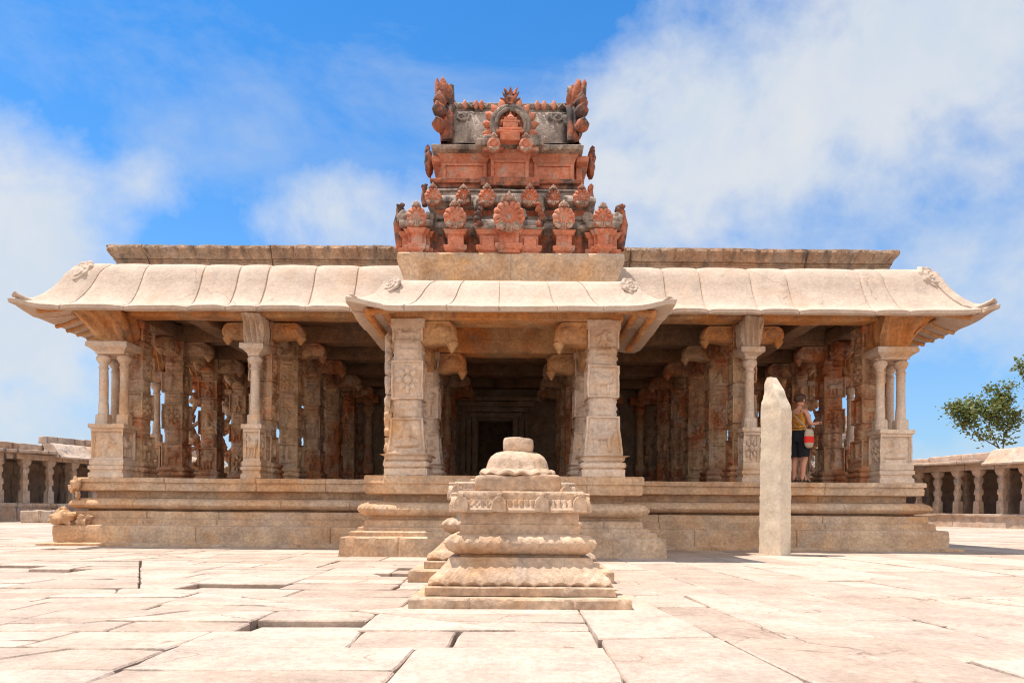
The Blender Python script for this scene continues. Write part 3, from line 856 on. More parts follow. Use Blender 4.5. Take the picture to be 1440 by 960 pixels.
def kudu(R=.15, n=11, crown=True, grey=False):
    """horseshoe gable with petalled rim, scrolls below and a leafy crown; faces -y, centre at origin"""
    mb = MB(); rows = []
    NR, NA = 16, n*8
    for i in range(NR+1):
        r = i/NR; row = []
        for k in range(NA):
            a = 2*PI*k/NA-PI/2
            pet = abs(math.cos((a+PI/2)*n/2))
            low = max(0, -math.sin(a))
            rim = 1+.09*(pet-.5)*(1-.8*low)-.10*max(0, low-.75)*4*.5
            RR = R*r*rim*(1+.12*low)
            h = .05*math.sqrt(max(0, 1-r*r*.9))
            if .50 < r < .97: h += .030*(pet**.6-.45)*math.sin(PI*(r-.50)/.47)*(low < .55)
            if .40 < r <= .52: h -= .012
            if r < .40: h -= .016*(1-(r/.4)**2)
            if low > .55 and r > .4: h += .014*math.cos(a*18)*r
            row.append((RR*math.cos(a), -h*(R/.15)**.5, RR*math.sin(a)*1.02))
        rows.append(row)
    back = [(x*.96, .07, z*.96) for x, y, z in rows[-1]]
    rows.append(back)
    mb.grid(rows, cv=True)
    s0 = len(mb.v)-NA; mb.f.append(tuple(s0+k for k in range(NA))[::-1]); mb.nred = len(mb.f)
    if n > 3: lump(mb, (0, -.045, -R*.12), R*.13, (1, .5, 1.5), .4)
    for s_ in (-1, 1):
        lump(mb, (s_*R*.52, -.050, -R*.80), R*.24, (1.1, .35, .8), .5, seed=3+s_)
    if crown:
        for q, (dx, dz, l, w) in enumerate(((0, .0, .58, .15), (-.24, -.02, .42, .12), (.24, -.02, .42, .12), (-.42, -.08, .25, .10), (.42, -.08, .25, .10))):
            lathe(mb, [(R*w*.8, 0), (R*w*1.2, R*l*.35), (R*w*.8, R*l*.7), (R*.03, R*l)], 8, (dx*R, -.03, R*(1.0+dz)))
        lump(mb, (0, -.06, R*1.12), R*.20, (1.2, .7, 1), .6, seed=9)
    mb.rough(.010, 14)
    return mb
KM = {}
def kudu_at(px, py, D, Rpx, mat='red', n=11, crown=True):
    x, z = at(px, py, D); R = Rpx*.93/960*D
    key = (round(R, 2), mat, n, crown)
    if key not in KM: 
        kk = kudu(R, n, crown); me = kk.mesh('horseshoe_ornament', [M[mat], M['scroll']], 60)
        idx = [1 if i >= kk.nred else 0 for i in range(len(kk.f))]
        NA = n*8
        for i in range(8, 16):
            for k in range(NA):
                if math.sin(2*PI*(k+.5)/NA-PI/2) < -.55: idx[i*NA+k] = 1
        me.polygons.foreach_set('material_index', idx); KM[key] = me
    return inst('horseshoe_ornament', KM[key], TW, (x-TOX, D-TOY, z-TOZ), 0)

def pilaster(mb, x0, x1, z0, z1, y, d=.10, mould=True):
    w = x1-x0; c = (x0+x1)/2; H = z1-z0
    prof = [(.0, 0), (.0, H*.10), (.035, H*.16), (.05, H*.30), (.04, H*.36), (-.005, H*.38), (-.01, H*.42), (-.01, H*.80), (.02, H*.84), (.03, H*.90), (.05, H*.97), (.055, H)]
    if not mould: prof = [(0, 0), (0, H)]
    rings = []
    for e, z in prof:
        ring = []
        for k in range(6): ring.append((c-(w/2+e)+(w+2*e)*k/6, y-e*.8, z0+z))
        ring += [(c+w/2+e, y-e*.8, z0+z), (c+w/2+e, y+d, z0+z), (c-w/2-e, y+d, z0+z)]
        rings.append(ring)
    s0 = len(mb.v)
    mb.loft(rings); mb.rough(.006, 8, start=s0)
# --- first tier
D1 = 10.56; s1 = 960/D1
zb = 4.565; X = lambda px, D=D1: (px-720)/960*D
wl = MB()
tier1_z = at(0, 318, D1)[1]
rbox(wl, (-.045, D1+.85, (zb+tier1_z)/2), (3.0, 1.38, tier1_z-zb), step=.15, amp=.012)
wobj(wl, 'tower_wall', M['mottled'])
cn = sweep(MB(), rect(-.045, D1+.85, 1.5, .69), [(-.02, tier1_z-.10), (.01, tier1_z-.07), (.06, tier1_z-.04), (.10, tier1_z), (.09, tier1_z+.05), (.03, tier1_z+.10), (-.02, tier1_z+.13), (-.12, tier1_z+.14), (-.14, tier1_z+.2), (-.10, tier1_z+.22), (-.10, tier1_z+.27), (-.2, tier1_z+.28)], step=.08, amp=.012)
wobj(cn, 'tower_cornice', M['grey'])
def aedicule(pxs, D, front=.0, zt=None, label=None):
    pass
bays = [ (562, 603, 583, 'w'), (626, 650, 637, 's'), (668, 758, 713, 'c'), (779, 802, 790, 's'), (824, 866, 845, 'w')]
for a, b, c, kd in bays:
    if kd == 's':
        mb = MB(); pilaster(mb, X(a, 10.45), X(b, 10.45), zb, at(0, 324, 10.45)[1], 10.45, .25)
        wobj(mb, 'aedicule', M['red'])
        kudu_at(c, 306, 10.42, 16.5)
    elif kd == 'w':
        mb = MB(); pilaster(mb, X(a+8, 10.50), X(b-6, 10.50), zb, at(0, 324, 10.5)[1], 10.50, .3)
        pilaster(mb, X(c-8, 10.42), X(c+9, 10.42), zb, at(0, 322, 10.42)[1], 10.42, .2)
        pilaster(mb, X(a, 10.62), X(b, 10.62), zb, at(0, 327, 10.6)[1], 10.62, .3)
        wobj(mb, 'aedicule', M['red'])
        kudu_at(c, 305, 10.38, 14.5)
        mb = MB(); x0, z0 = at(a, 318, 10.6); x1 = X(b, 10.6)
        rbox(mb, ((x0+x1)/2, 10.75, z0+.03), (x1-x0+.08, .36, .10), step=.06, r=.03, amp=.015)
        for sg, px in ((-1, a+1), (1, b-1)): lump(mb, (X(px, 10.6), 10.66, z0+.15), .085, (1.1, .8, 1.1), .5, seed=px)
        wobj(mb, 'aedicule_cornice', M['grey'], 50)
    else:
        mb = MB(); pilaster(mb, X(a+3, 10.45), X(b-3, 10.45), zb, at(0, 324, 10.45)[1], 10.45, .3)
        pilaster(mb, X(698, 10.34), X(728, 10.34), zb, at(0, 322, 10.34)[1], 10.34, .2)
        for p0, p1 in ((676, 693), (734, 751)): rbox(mb, ((X(p0)+X(p1))/2, 10.425, zb+.19), (X(p1)-X(p0), .03, .14), step=.05, r=.006, amp=.004)
        wobj(mb, 'aedicule', M['red'])
        # small wagon roof over the central bay
        mb = MB(); x0, z0 = at(a-1, 320, 10.42); x1 = X(b+2, 10.42); rr = .155; rings = []
        rbox(mb, ((x0+x1)/2, 10.56, z0), (x1-x0+.05, .34, .05), step=.08, r=.015, amp=.01)
        for k in range(13):
            xx = x0+.05+(x1-x0-.1)*k/12
            rings.append([(xx, 10.60-rr*math.cos(t*PI/9), z0+.03+rr*1.05*math.sin(t*PI/9)) for t in range(10)])
        s0 = len(mb.v); mb.grid(rings, flip=True); mb.rough(.012, 9, start=s0)
        for px in (693, 735): lathe(mb, [(.02, 0), (.05, .03), (.045, .06), (.015, .1), (.02, .12), (.004, .17)], 10, (X(px, 10.6), 10.58, z0+.19))
        wobj(mb, 'small_barrel_roof', M['grey'])
        for px in (671, 757):
            mb = MB(); xx, z0 = at(px, 320, 10.4)
            for q in range(5): lump(mb, (xx+.03*math.sin(q*1.3)*(1 if px > 700 else -1), 10.42, z0+.05+q*.075), .075-.006*q, (.85, 1.4, .8), .4, seed=q+px)
            mb.rough(.01, 12); wobj(mb, 'gable_end', M['mottled'], 60)
        kudu_at(713, 304, 10.28, 23, n=13)
# figures looking out from the tower corners
for px, sg in ((558, -1), (872, 1)):
    mb = MB(); xx, z0 = at(px+ (3 if sg < 0 else -3), 350, 10.75)
    pts = [(xx, 10.75, z0), (xx+sg*.02, 10.75, z0+.2), (xx+sg*.05, 10.74, z0+.38), (xx+sg*.03, 10.74, z0+.52), (xx+sg*.02, 10.74, z0+.60)]
    tube(mb, pts, [.07, .08, .07, .055, .06], 10); lump(mb, (xx, 10.73, z0+.62), .07, (1, 1, 1.1), .6, seed=sg)
    lump(mb, (xx-sg*.12, 10.74, z0+.42), .09, (1.3, .8, .8), .5, seed=sg+4)
    mb.rough(.02, 9); wobj(mb, 'corner_figure', M['mottled'], 55)
# --- second tier
D2 = 10.78; z2 = tier1_z+.24
X2 = lambda px: X(px, D2)
wl = MB(); t2t = at(0, 287, D2)[1]
rbox(wl, (-.045, D2+.72, (z2+t2t)/2), (X2(827)-X2(590)-.15, 1.2, t2t-z2), step=.15, amp=.01)
hx2 = (X2(824)-X2(590))/2
cc = sweep(MB(), rect(-.045, D2+.7, hx2-.10, .66), [(-.05, z2), (-.03, z2+.05), (0, z2+.09), (.02, z2+.11), (-.03, z2+.13), (-.03, z2+.17), (.04, z2+.19), (.05, z2+.23), (-.02, z2+.25)], step=.1, amp=.008)
wl.add(cc.v, cc.f)
wobj(wl, 'tower_wall', M['red'])
t2 = at(0, 287, D2)[1]
cn = sweep(MB(), rect(-.045, D2+.7, hx2-.10, .68), [(-.05, t2-.09), (0, t2-.07), (.08, t2-.04), (.12, t2), (.11, t2+.06), (.05, t2+.12), (-.04, t2+.16), (-.08, t2+.17), (-.08, t2+.23), (-.04, t2+.24), (-.05, t2+.27), (-.2, t2+.28)], step=.08, amp=.014)
wobj(cn, 'tower_cornice', M['grey'])
mb = MB(); rbox(mb, ((X2(676)+X2(756))/2, D2-.06, t2+.02), (X2(760)-X2(667), .20, .16), step=.06, r=.04, amp=.015)
for px in (671, 757): lump(mb, (X2(px), D2-.1, t2-.05), .09, (.8, 1, 1.6), .5, seed=px)
wobj(mb, 'tower_projection', M['grey'], 50)
for px, r_ in ((606, 12.5), (649, 11.5), (682, 12.5), (742, 12.5), (775, 11.5), (815, 12.5)):
    kudu_at(px, 277, D2-.18, r_, 'red' if px not in (775, 649) else 'mottled')
for px, sg in ((595, -1), (826, 1)):
    mb = MB(); xx, z0 = at(px, 290, 11.0)
    tube(mb, [(xx, 11.0, z0), (xx+sg*.03, 11, z0+.12), (xx, 11, z0+.24)], [.06, .05, .055], 9); lump(mb, (xx+sg*.01, 10.98, z0+.28), .05, (1, 1, 1.2), .6, seed=sg)
    mb.rough(.02, 9); wobj(mb, 'corner_figure', M['mottled'], 55)
# --- third tier: moulding, panelled wall
D3 = 10.95; X3 = lambda px: X(px, D3); Z3 = lambda py: at(0, py, D3)[1]
hx3 = (X3(818)-X3(602))/2; cx3 = (X3(818)+X3(602))/2
z3 = Z3(262)
mo = sweep(MB(), rect(cx3, D3+.60, hx3-.02, .60), [(-.12, t2+.1), (-.12, z3-.03), (-.03, z3-.02), (-.03, z3+.035), (-.01, z3+.04), (.02, z3+.05), (.025, z3+.10), (.01, z3+.115), (-.05, z3+.12), (-.2, z3+.13)], step=.1, amp=.008)
rbox(mo, (X3(714), D3+.05, z3+.055), (X3(746)-X3(672)+.1, .22, .14), step=.1, r=.015, amp=.008)
wobj(mo, 'tower_moulding', M['mottled'])
zw0, zw1 = z3+.10, Z3(214)
pw = MB()
rbox(pw, (cx3, D3+.62, (zw0+zw1)/2), (X3(806)-X3(616), 1.0, zw1-zw0), step=.12, r=.01, amp=.006)
def panel(mb, a, b, y, top_out=.05):
    x0, x1 = X3(a), X3(b)
    rings = []
    H = zw1-zw0
    for e, z in ((-.0, 0), (0, H*.72), (.02, H*.78), (.025, H*.82), (.07, H*.95), (.075, H)):
        rings.append([(x0-e, y-e, zw0+z), (x1+e, y-e, zw0+z), (x1+e, y+.15, zw0+z), (x0-e, y+.15, zw0+z)])
    mb.loft(rings)
    # raised frame around a sunk field
    w = .055; iz0, iz1 = zw0+.0, zw0+H*.68
    for cx_, sx in ((x0+w/2, w), (x1-w/2, w)): rbox(mb, (cx_, y-.012, (iz0+iz1)/2), (sx, .03, iz1-iz0), step=.2, r=.004, amp=.003)
    rbox(mb, ((x0+x1)/2, y-.012, iz1-.02), (x1-x0-2*w-.004, .03, .04), step=.2, r=.004, amp=.003)
panel(pw, 618, 681, D3+.10); panel(pw, 748, 804, D3+.10); panel(pw, 687, 740, D3-.02)
for sg, px in ((-1, 606), (1, 822)):
    for q, e in enumerate((.0, .06)):
        rbox(pw, (X3(px)-sg*(.10+.05*q), D3+.35+.3*q, (zw0+zw1)/2), (.10, .14, zw1-zw0), step=.15, r=.015, amp=.01)
    rbox(pw, (X3(px)-sg*.06, D3+.5, zw1-.05), (.20, .8, .10), step=.15, r=.02, amp=.01)
wobj(pw, 'panelled_wall', M['red'], 30)
for px, sg in ((600, -1), (827, 1)):
    mb = MB(); xx, z0 = at(px, 248, 11.5)
    lump(mb, (xx, 11.5, z0+.2), .13, (.55, 1.3, 1.7), .3, seed=sg); lump(mb, (xx+sg*.03, 11.5, z0+.42), .07, (.6, .8, 1.3), .4, seed=sg+2)
    mb.rough(.02, 12); wobj(mb, 'side_gable', M['mottled'], 55)
zt = zw1
cn = sweep(MB(), rect(cx3, D3+.60, hx3-.06, .66), [(-.12, zt-.01), (.02, zt), (.04, zt+.02), (.045, zt+.06), (.0, zt+.09), (-.06, zt+.12), (-.12, zt+.13), (-.4, zt+.14)], step=.07, amp=.012)
rbox(cn, (X3(713), D3-.06, zt+.06), (X3(762)-X3(668), .3, .12), step=.08, r=.03, amp=.012)
wobj(cn, 'tower_cornice', M['grey'])
mb = MB()
for k in range(9):
    xx = X3(668)+(X3(760)-X3(668))*k/8
    lump(mb, (xx, D3-.18, zt+.12), .045, (1.1, .6, 1), .5, seed=k)
rbox(mb, (X3(713), D3-.1, zt+.14), (X3(755)-X3(672), .2, .06), step=.08, r=.02, amp=.012)
wobj(mb, 'scroll_frieze', M['grey'], 55)
# --- barrel vault
DB = 11.30; zc = at(0, 208, DB)[1]; ztop = at(0, 143, DB)[1]
xb0, xb1 = X(633, DB), X(797, DB)
cyc = DB+.28
rows = []
Rb = (ztop-zc)
for k in range(41):
    xx = xb0+(xb1-xb0)*k/40; row = []
    for t in range(29):
        a = PI*t/28
        rr = 1.0+(.04 if t in (9, 10, 18, 19) else 0)
        low = .06*math.sin(a*1.0)
        row.append((xx, cyc-Rb*.60*rr*math.cos(a)*(1-.18*math.sin(a)), zc-.02+Rb*rr*math.sin(a)**.75))
    rows.append(row)
br = MB(); br.grid(rows, flip=True); br.rough(.012, 5)
M['barrel'] = stone('barrel_plaster', (.42, .36, .31), (.24, .20, .18), (.56, .48, .38), (.02, .02, .02), f1=(.45, .62), f2=(.6, .72), sc=3.0, bump=.45, streak=.9, fd=(.46, .62))
for sg in (0, 1):
    xx = xb0 if sg == 0 else xb1
    c = len(br.v); br.v.append((xx, cyc, zc))
wobj(br, 'barrel_roof', M['barrel'], 40)
rg = MB()
rbox(rg, ((xb0+xb1)/2, cyc-.18, ztop-.04), (xb1-xb0, .12, .10), step=.06, r=.03, amp=.012)
for k in range(16):
    xx = xb0+(xb1-xb0)*(k+.5)/16
    if abs(k-7.5) < 2.6: continue
    tube(rg, [(xx-.05, cyc-.27, ztop-.03), (xx, cyc-.30, ztop-.10), (xx+.05, cyc-.27, ztop-.03)], .016, 6)
wobj(rg, 'ridge_moulding', M['grey'])
for px in (648, 664, 672, 752, 762, 776):
    dr = MB(); xx = X(px, 11.0); lathe(dr, [(.012, .16), (.045, .10), (.04, .04), (.008, -.0)][::-1], 8, (xx, cyc-.33, ztop-.17)); wobj(dr, 'ridge_bud', M['red'], 55)
for px, sg in ((645, 1), (782, -1)):
    sc_ = MB()
    pts = []
    for i in range(24):
        a = i/23*2.2*PI; r_ = .02+.08*(i/23)
        pts.append((X(px, 11.0)+sg*r_*math.cos(a)*1.2, cyc-.40+.02*math.sin(a), zc+.45+r_*math.sin(a)))
    tube(sc_, pts, .018, 6); wobj(sc_, 'scroll_carving', M['grey'], 55)
# gable ends: flame lobes seen edge-on with horns on top
for px, sg in ((622, -1), (806, 1)):
    mb = MB(); xc = X(px, 11.25); H = at(0, 135, 11.25)[1]-zc
    # arch band hugging the barrel
    for dxx, ww in ((-sg*.10, .06), (-sg*.03, .05)):
        pts = []
        for t in range(23):
            a = PI*t/22; pts.append((xc+dxx, cyc-Rb*.70*math.cos(a)*(1-.1*math.sin(a)), zc-.02+Rb*1.03*math.sin(a)**.7))
        tube(mb, pts, ww, 8)
    # closing plate
    pts = [(cyc-Rb*.70*math.cos(PI*t/22), zc-.03+Rb*1.03*math.sin(PI*t/22)**.7) for t in range(23)]
    s0 = len(mb.v); mb.add([(xc-.05, y, z) for y, z in pts]+[(xc+.05, y, z) for y, z in pts], [tuple(range(23)), tuple(range(23, 46))[::-1]]+[(i, i+23, i+24, i+1) for i in range(22)])
    # flame lobes
    for t in range(11):
        a = PI*(t+.3)/10.6
        yy = cyc-Rb*.80*math.cos(a)*(1-.1*math.sin(a)); zz_ = zc+.02+Rb*1.08*math.sin(a)**.7
        d = Vector((0, -math.cos(a)*.9, math.sin(a)*.9+.35)).normalized()
        p = Vector((xc+sg*.06, yy, zz_))
        tube(mb, [tuple(p-d*.08), tuple(p), tuple(p+d*.07+Vector((sg*.03, 0, 0))), tuple(p+d*.15+Vector((sg*.03, 0, 0)))], [.06, .115, .10, .02], 10)
    mb.rough(.018, 9)
    wobj(mb, 'flame_gable', M['mottled'], 55)
    mb = MB()   # horn: concave sweep rising to a leafy tip
    zt0 = ztop
    pr = [(-sg*.42, -.02), (-sg*.30, .0), (-sg*.18, .10), (-sg*.10, .24), (-sg*.06, .36), (-sg*.0, .40), (sg*.06, .30), (sg*.06, -.05)]
    vs = [(xc+sg*.02+x, cyc-.02+yy, zt0+z) for yy in (-.05, .05) for x, z in pr]; K = len(pr)
    mb.add(vs, [tuple(range(K)), tuple(range(K, 2*K))[::-1]]+[(i, (i+1) % K, K+(i+1) % K, K+i) for i in range(K)])
    lump(mb, (xc-sg*.05, cyc, zt0+.38), .07, (1, .8, 1), .6, seed=sg)
    mb.rough(.01, 9); wobj(mb, 'ridge_horn', M['grey'], 40)
    mb = MB()
    d = Vector((sg*.25, -.05, 1)).normalized()
    for q, (dx, dy, dz, r_, l) in enumerate(((0, -.30, .02, .10, .34), (sg*.10, -.32, .06, .07, .28), (-sg*.09, -.30, .0, .07, .25))):
        p = Vector((xc+dx, cyc+dy, zt0+dz))
        tube(mb, [tuple(p-Vector((0, 0, .1))), tuple(p), tuple(p+Vector((sg*.01, 0, l*.5))), tuple(p+Vector((sg*.04, 0, l*.85))), tuple(p+Vector((sg*.03, -.02, l)))], [r_*.8, r_, r_*.85, r_*.5, .012], 9)
    mb.rough(.03, 10); wobj(mb, 'lion_face_finial', M['mottled'], 60)
# central horseshoe with niche
mb = MB(); DK = 10.82
cxk, czk = at(714, 180, DK); pt = lambda px, py: at(px, py, DK)
Rk = 25/960*DK
for (r0, rad, y) in ((Rk*1.0, .052, DK-.02), (Rk*.80, .035, DK-.05)):
    pts = []
    for t in range(31):
        a = -.28*PI+1.56*PI*t/30
        pts.append((cxk+r0*math.cos(a), y, czk+.03+r0*1.0*math.sin(a)*1.02))
    tube(mb, pts, rad, 9)
rows = []
for i in range(3):
    rr = (0, .5, 1.0)[i]; rows.append([(cxk+Rk*rr*math.cos(2*PI*k/24), DK+.06, czk+.03+Rk*rr*math.sin(2*PI*k/24)) for k in range(24)])
mb.grid(rows, cv=True, flip=True)
mb.rough(.010, 12); wobj(mb, 'horseshoe_arch', M['grey'], 55)
mb = MB()
for t in range(13):
    a = -.22*PI+1.44*PI*t/12
    d = Vector((math.cos(a), 0, math.sin(a)+.25)).normalized(); p = Vector((cxk+Rk*1.16*math.cos(a), DK+.02, czk+.03+Rk*1.16*math.sin(a)))
    tube(mb, [tuple(p-d*.08), tuple(p-d*.01), tuple(p+d*.06), tuple(p+d*.13)], [.05, .068, .06, .012], 9)
for sg in (-1, 1):
    lump(mb, (cxk+sg*Rk*1.15, DK, czk-.20), .11, (1, .6, 1), .4, seed=sg); 
    rbox(mb, (cxk+sg*Rk*.98, DK+.08, czk-.30), (.34, .25, .14), step=.05, r=.03, amp=.02)
mb.rough(.012, 12); wobj(mb, 'flame_petals', M['red'], 55)
mb = kudu(Rk*1.28, 15, False); mb.xf(Matrix.Translation((cxk, DK+.10, czk+.02))); wobj(mb, 'petalled_medallion', M['red'], 55)
mb = MB()   # little shrine inside the arch
x0, z0 = pt(714, 208)
for (w_, za, zb_, y) in ((.17, 207, 196, .0), (.24, 196, 193, .0), (.20, 192, 188, .02), (.13, 188, 180, .04), (.17, 180, 177, .04), (.11, 177, 173, .05)):
    a_, b_ = pt(0, za)[1], pt(0, zb_)[1]
    rbox(mb, (cxk, DK-.10+y, (a_+b_)/2), (w_*2*.9, .22, b_-a_), step=.05, r=.012, amp=.008)
lathe(mb, [(.06, 0), (.09, .02), (.06, .05), (.03, .09), (.004, .15)], 10, (cxk, DK-.06, pt(0, 173)[1]))
wobj(mb, 'miniature_shrine', M['red'], 50)
mb = MB(); zc2 = pt(0, 152)[1]
lathe(mb, [(.05, 0), (.08, .04), (.05, .09), (.075, .13), (.03, .2), (.035, .24), (.004, .34)], 10, (cxk, DK, zc2))
for sg in (-1, 1):
    for q in range(4):
        p = Vector((cxk+sg*.05, DK, zc2+.03+q*.06)); d = Vector((sg*(1-.18*q), 0, .35+.2*q)).normalized()
        tube(mb, [tuple(p), tuple(p+d*.07), tuple(p+d*(.13))], [.03, .026, .005], 7)
mb.rough(.012, 14); wobj(mb, 'crown_finial', M['mottled'], 55)
for px in (691, 736): kudu_at(px, 203, DK-.22, 10.5, n=1, crown=True)

# ------------------------------------------------------------------ altars
def altar(name, label, x, y, k, kz, top=True, zofs=0.0, grp=None):
    A = thing(name, label, 'altar', (x, y, 0), 0, grp)
    sq = lambda h: rect(0, 0, h*k, h*k)
    Z = lambda z: zofs+z*kz
    def part(nm, prof, step=.04, disp=None, js=None, amp=.004, rnd=0):
        pr = [(h*k, Z(z)) for h, z in prof]
        e = .001
        mb = sweep(MB(), rect(0, 0, e, e), pr, step=9) if False else MB()
        # sweep a square whose half width is the first value, offsets relative to it
        h0 = prof[0][0]*k
        sweep(mb, rect(0, 0, h0, h0), [(p[0]-h0, p[1]) for p in pr], step=step, joints=js, disp=disp, amp=amp, groove=.009, sc=5)
        n = len(prof); m = len(mb.v)//n
        mb.f.append(tuple(i*n+n-1 for i in range(m)))
        return mb.obj(nm, M['altar'], A, 38)
    j1 = rjoints(.45, .8, 3+int(k*10))
    part('base_slab', [(.745, -.05-zofs), (.749, .005), (.748, .06), (.738, .072), (.5, .074)], js=j1, amp=.010)
    part('base_step', [(.62, .07), (.648, .078), (.650, .13), (.640, .140), (.5, .141)], js=rjoints(.5, .8, 5), amp=.009)
    def sk(i, s, L, j, o, z):
        if j in (1, 2): return (.004, .020*abs(math.sin(s*PI/(.115*k)))-.008)
        if j in (3, 4, 5): return (.0035*math.cos(s*2*PI/.034)*(nz(s, i, 0, 4) > 0), .012*abs(math.sin(s*PI/(.115*k))) if j == 3 else 0)
        return 0, 0
    part('sloping_skirt', [(.60, .138), (.622, .145), (.628, .158), (.622, .182), (.590, .215), (.548, .262), (.515, .305), (.50, .328), (.45, .332)], step=.012, disp=sk, js=rjoints(.5, .7, 6), amp=.003)
    part('neck', [(.43, .325), (.43, .345), (.40, .36), (.40, .49), (.43, .495), (.432, .558), (.42, .562)], js=rjoints(.4, .6, 16))
    def rl(i, s, L, j, o, z): return (.005*math.sin(s*2*PI/.056), 0) if j in (4, 5, 6) else (0, 0)
    part('cushion_moulding', [(.41, .338), (.46, .35), (.505, .378), (.528, .408), (.533, .432), (.522, .458), (.49, .484), (.45, .494), (.42, .497)], step=.0112, disp=rl, js=rjoints(.4, .6, 7), amp=.003)
    def bd(i, s, L, j, o, z):
        return ((.010 if (s/(.14*k)) % 1 > .5 else 0), 0) if 0 < j < 4 else (0, 0)
    part('band', [(.40, .553), (.414, .558), (.418, .60), (.418, .645), (.40, .648)], step=.02, disp=bd, js=rjoints(.4, .6, 9))
    def co(i, s, L, j, o, z):
        return (.006*(1 if (s*28) % 1 > .5 else -1), 0) if j in (6, 7) else (0, 0)
    CR = part('cornice', [(.42, .642), (.47, .642), (.484, .648), (.484, .664), (.476, .670), (.470, .690), (.466, .694), (.462, .735), (.452, .740), (.455, .752), (.452, .785), (.44, .798), (.1, .80)], step=.012, disp=co)
    # arched antefixes on the cornice
    mb = MB(); q_ = [(-.050, -.068), (.050, -.068), (.052, -.02), (.046, .012), (.030, .036), (.014, .046), (.016, .062), (0, .070), (-.016, .062), (-.014, .046), (-.030, .036), (-.046, .012), (-.052, -.02)]
    for yy, e_ in ((.03, 1.0), (-.012, 1.0), (-.022, .93)): mb.v += [(x_*e_*k, yy-.012*(1 if z_ < -.0 else 0), z_*e_*k) for x_, z_ in q_]
    K_ = len(q_); mb.f += [(a_*K_+i_, a_*K_+(i_+1) % K_, (a_+1)*K_+(i_+1) % K_, (a_+1)*K_+i_) for a_ in range(2) for i_ in range(K_)]+[tuple(range(2*K_, 3*K_))]
    mb.rough(.004, 20)
    me = mb.mesh('arch_ornament', M['altar'], 30)
    for f in range(4):
        for t in (-.42, -.15, .15, .42):
            p = Vector((t*k, -.470*k, Z(.715))); p.rotate(Matrix.Rotation(f*PI/2, 3, 'Z'))
            inst('arch_ornament', me, CR, tuple(p), f*PI/2)
    if top:
        mb = MB(); rbox(mb, (-.02, 0, .857), (.625, .60, .125), step=.04, r=.035, amp=.020)
        mb.obj('square_slab', M['altar'], A)
        mb = MB()
        rings = []
        prof = [(.20, .915), (.28, .922), (.292, .935), (.285, .952), (.262, .962), (.244, .972), (.236, 1.0), (.226, 1.035), (.205, 1.07), (.170, 1.095), (.13, 1.108), (.10, 1.112)]
        for j, (r, z) in enumerate(prof):
            ring = []
            for q in range(96):
                a = 2*PI*(q+.5)/96
                e = min(1.14, 1/max(abs(math.cos(a)), abs(math.sin(a))))
                rr = r*(e*.55+.45); dz = 0
                if j in (1, 2, 3, 4): dz = .009*math.sin(a*16); rr += .004*math.sin(a*16)
                if 5 <= j <= 9:
                    g_ = (a*9/PI) % 1
                    if g_ < .16 or .26 < g_ < .36: rr -= .006
                ring.append((-.02+rr*math.cos(a), rr*math.sin(a), z+dz))
            rings.append(ring)
        mb.loft(rings); mb.rough(.010, 7); mb.obj('dome_cap', M['altar'], A, 45)
        mb = MB(); lathe(mb, [(.100, 1.10), (.108, 1.112), (.114, 1.125), (.117, 1.15), (.116, 1.20), (.108, 1.215), (.09, 1.219)], 28, (-.015, 0, 0), .35); mb.rough(.010, 9); mb.obj('top_block', M['altar'], A)
    else:
        mb = MB(); rbox(mb, (0, 0, Z(.80)+.01), (.8, .8, .05), step=.06, r=.02, amp=.02); mb.obj('top_slab', M['altar'], A)
    return A
altar('stone_altar', 'pale stepped stone altar with a domed cap standing nearest, in front of the porch', .06, 5.30, 1.0, 1.0, grp='offering altars before the porch')
altar('stone_altar', 'wider flat topped stone altar half hidden behind the domed one', 0.0, 7.13, 1.25, 1.13, top=False, zofs=.03, grp='offering altars before the porch')

# ------------------------------------------------------------------ stele
mb = MB(); rings = []
W, Dp, Hs = .205, .12, 2.74
for i in range(60):
    t = i/59; z = -.08+t*(Hs+.08)
    k = 1.0-.06*t
    xl, xr = -W*k, W*k
    if t > .80:
        u = (t-.80)/.20
        xl = -W*k+(u**3)*.06; xr = W*k-(u**1.3)*.27
    yd = Dp*(1 if t < .85 else 1-(t-.85)*3.2)
    ring = []
    for q in range(12): ring.append((xl+(xr-xl)*q/12, -yd, z))
    for q in range(6): ring.append((xr, -yd+2*yd*q/6, z))
    for q in range(12): ring.append((xr-(xr-xl)*q/12, yd, z))
    for q in range(6): ring.append((xl, yd-2*yd*q/6, z))
    rings.append(ring)
mb.loft(rings)
for i, (x, y, z) in enumerate(mb.v):
    a = .006+.030*max(0, min(1, (z-2.25)/.2))
    ed = .014 if (abs(abs(x)-W) < .03 and abs(y) > .1) else 0
    mb.v[i] = (x+a*nz(x, y, z, 5)-math.copysign(ed*abs(nz(x, y, z, 11)), x), y+a*nz(x+9, y, z, 6)-math.copysign(ed*abs(nz(x, y+4, z, 11)), y), z)
st = mb.obj('stone_stele', M['stele'], None, 30)
st.location = (4.05, 10.52, 0); st.rotation_euler = (0, math.radians(.4), math.radians(-62))
st['label'] = 'tall plain upright stone slab with broken rounded tip, beside the woman'; st['category'] = 'standing stone'

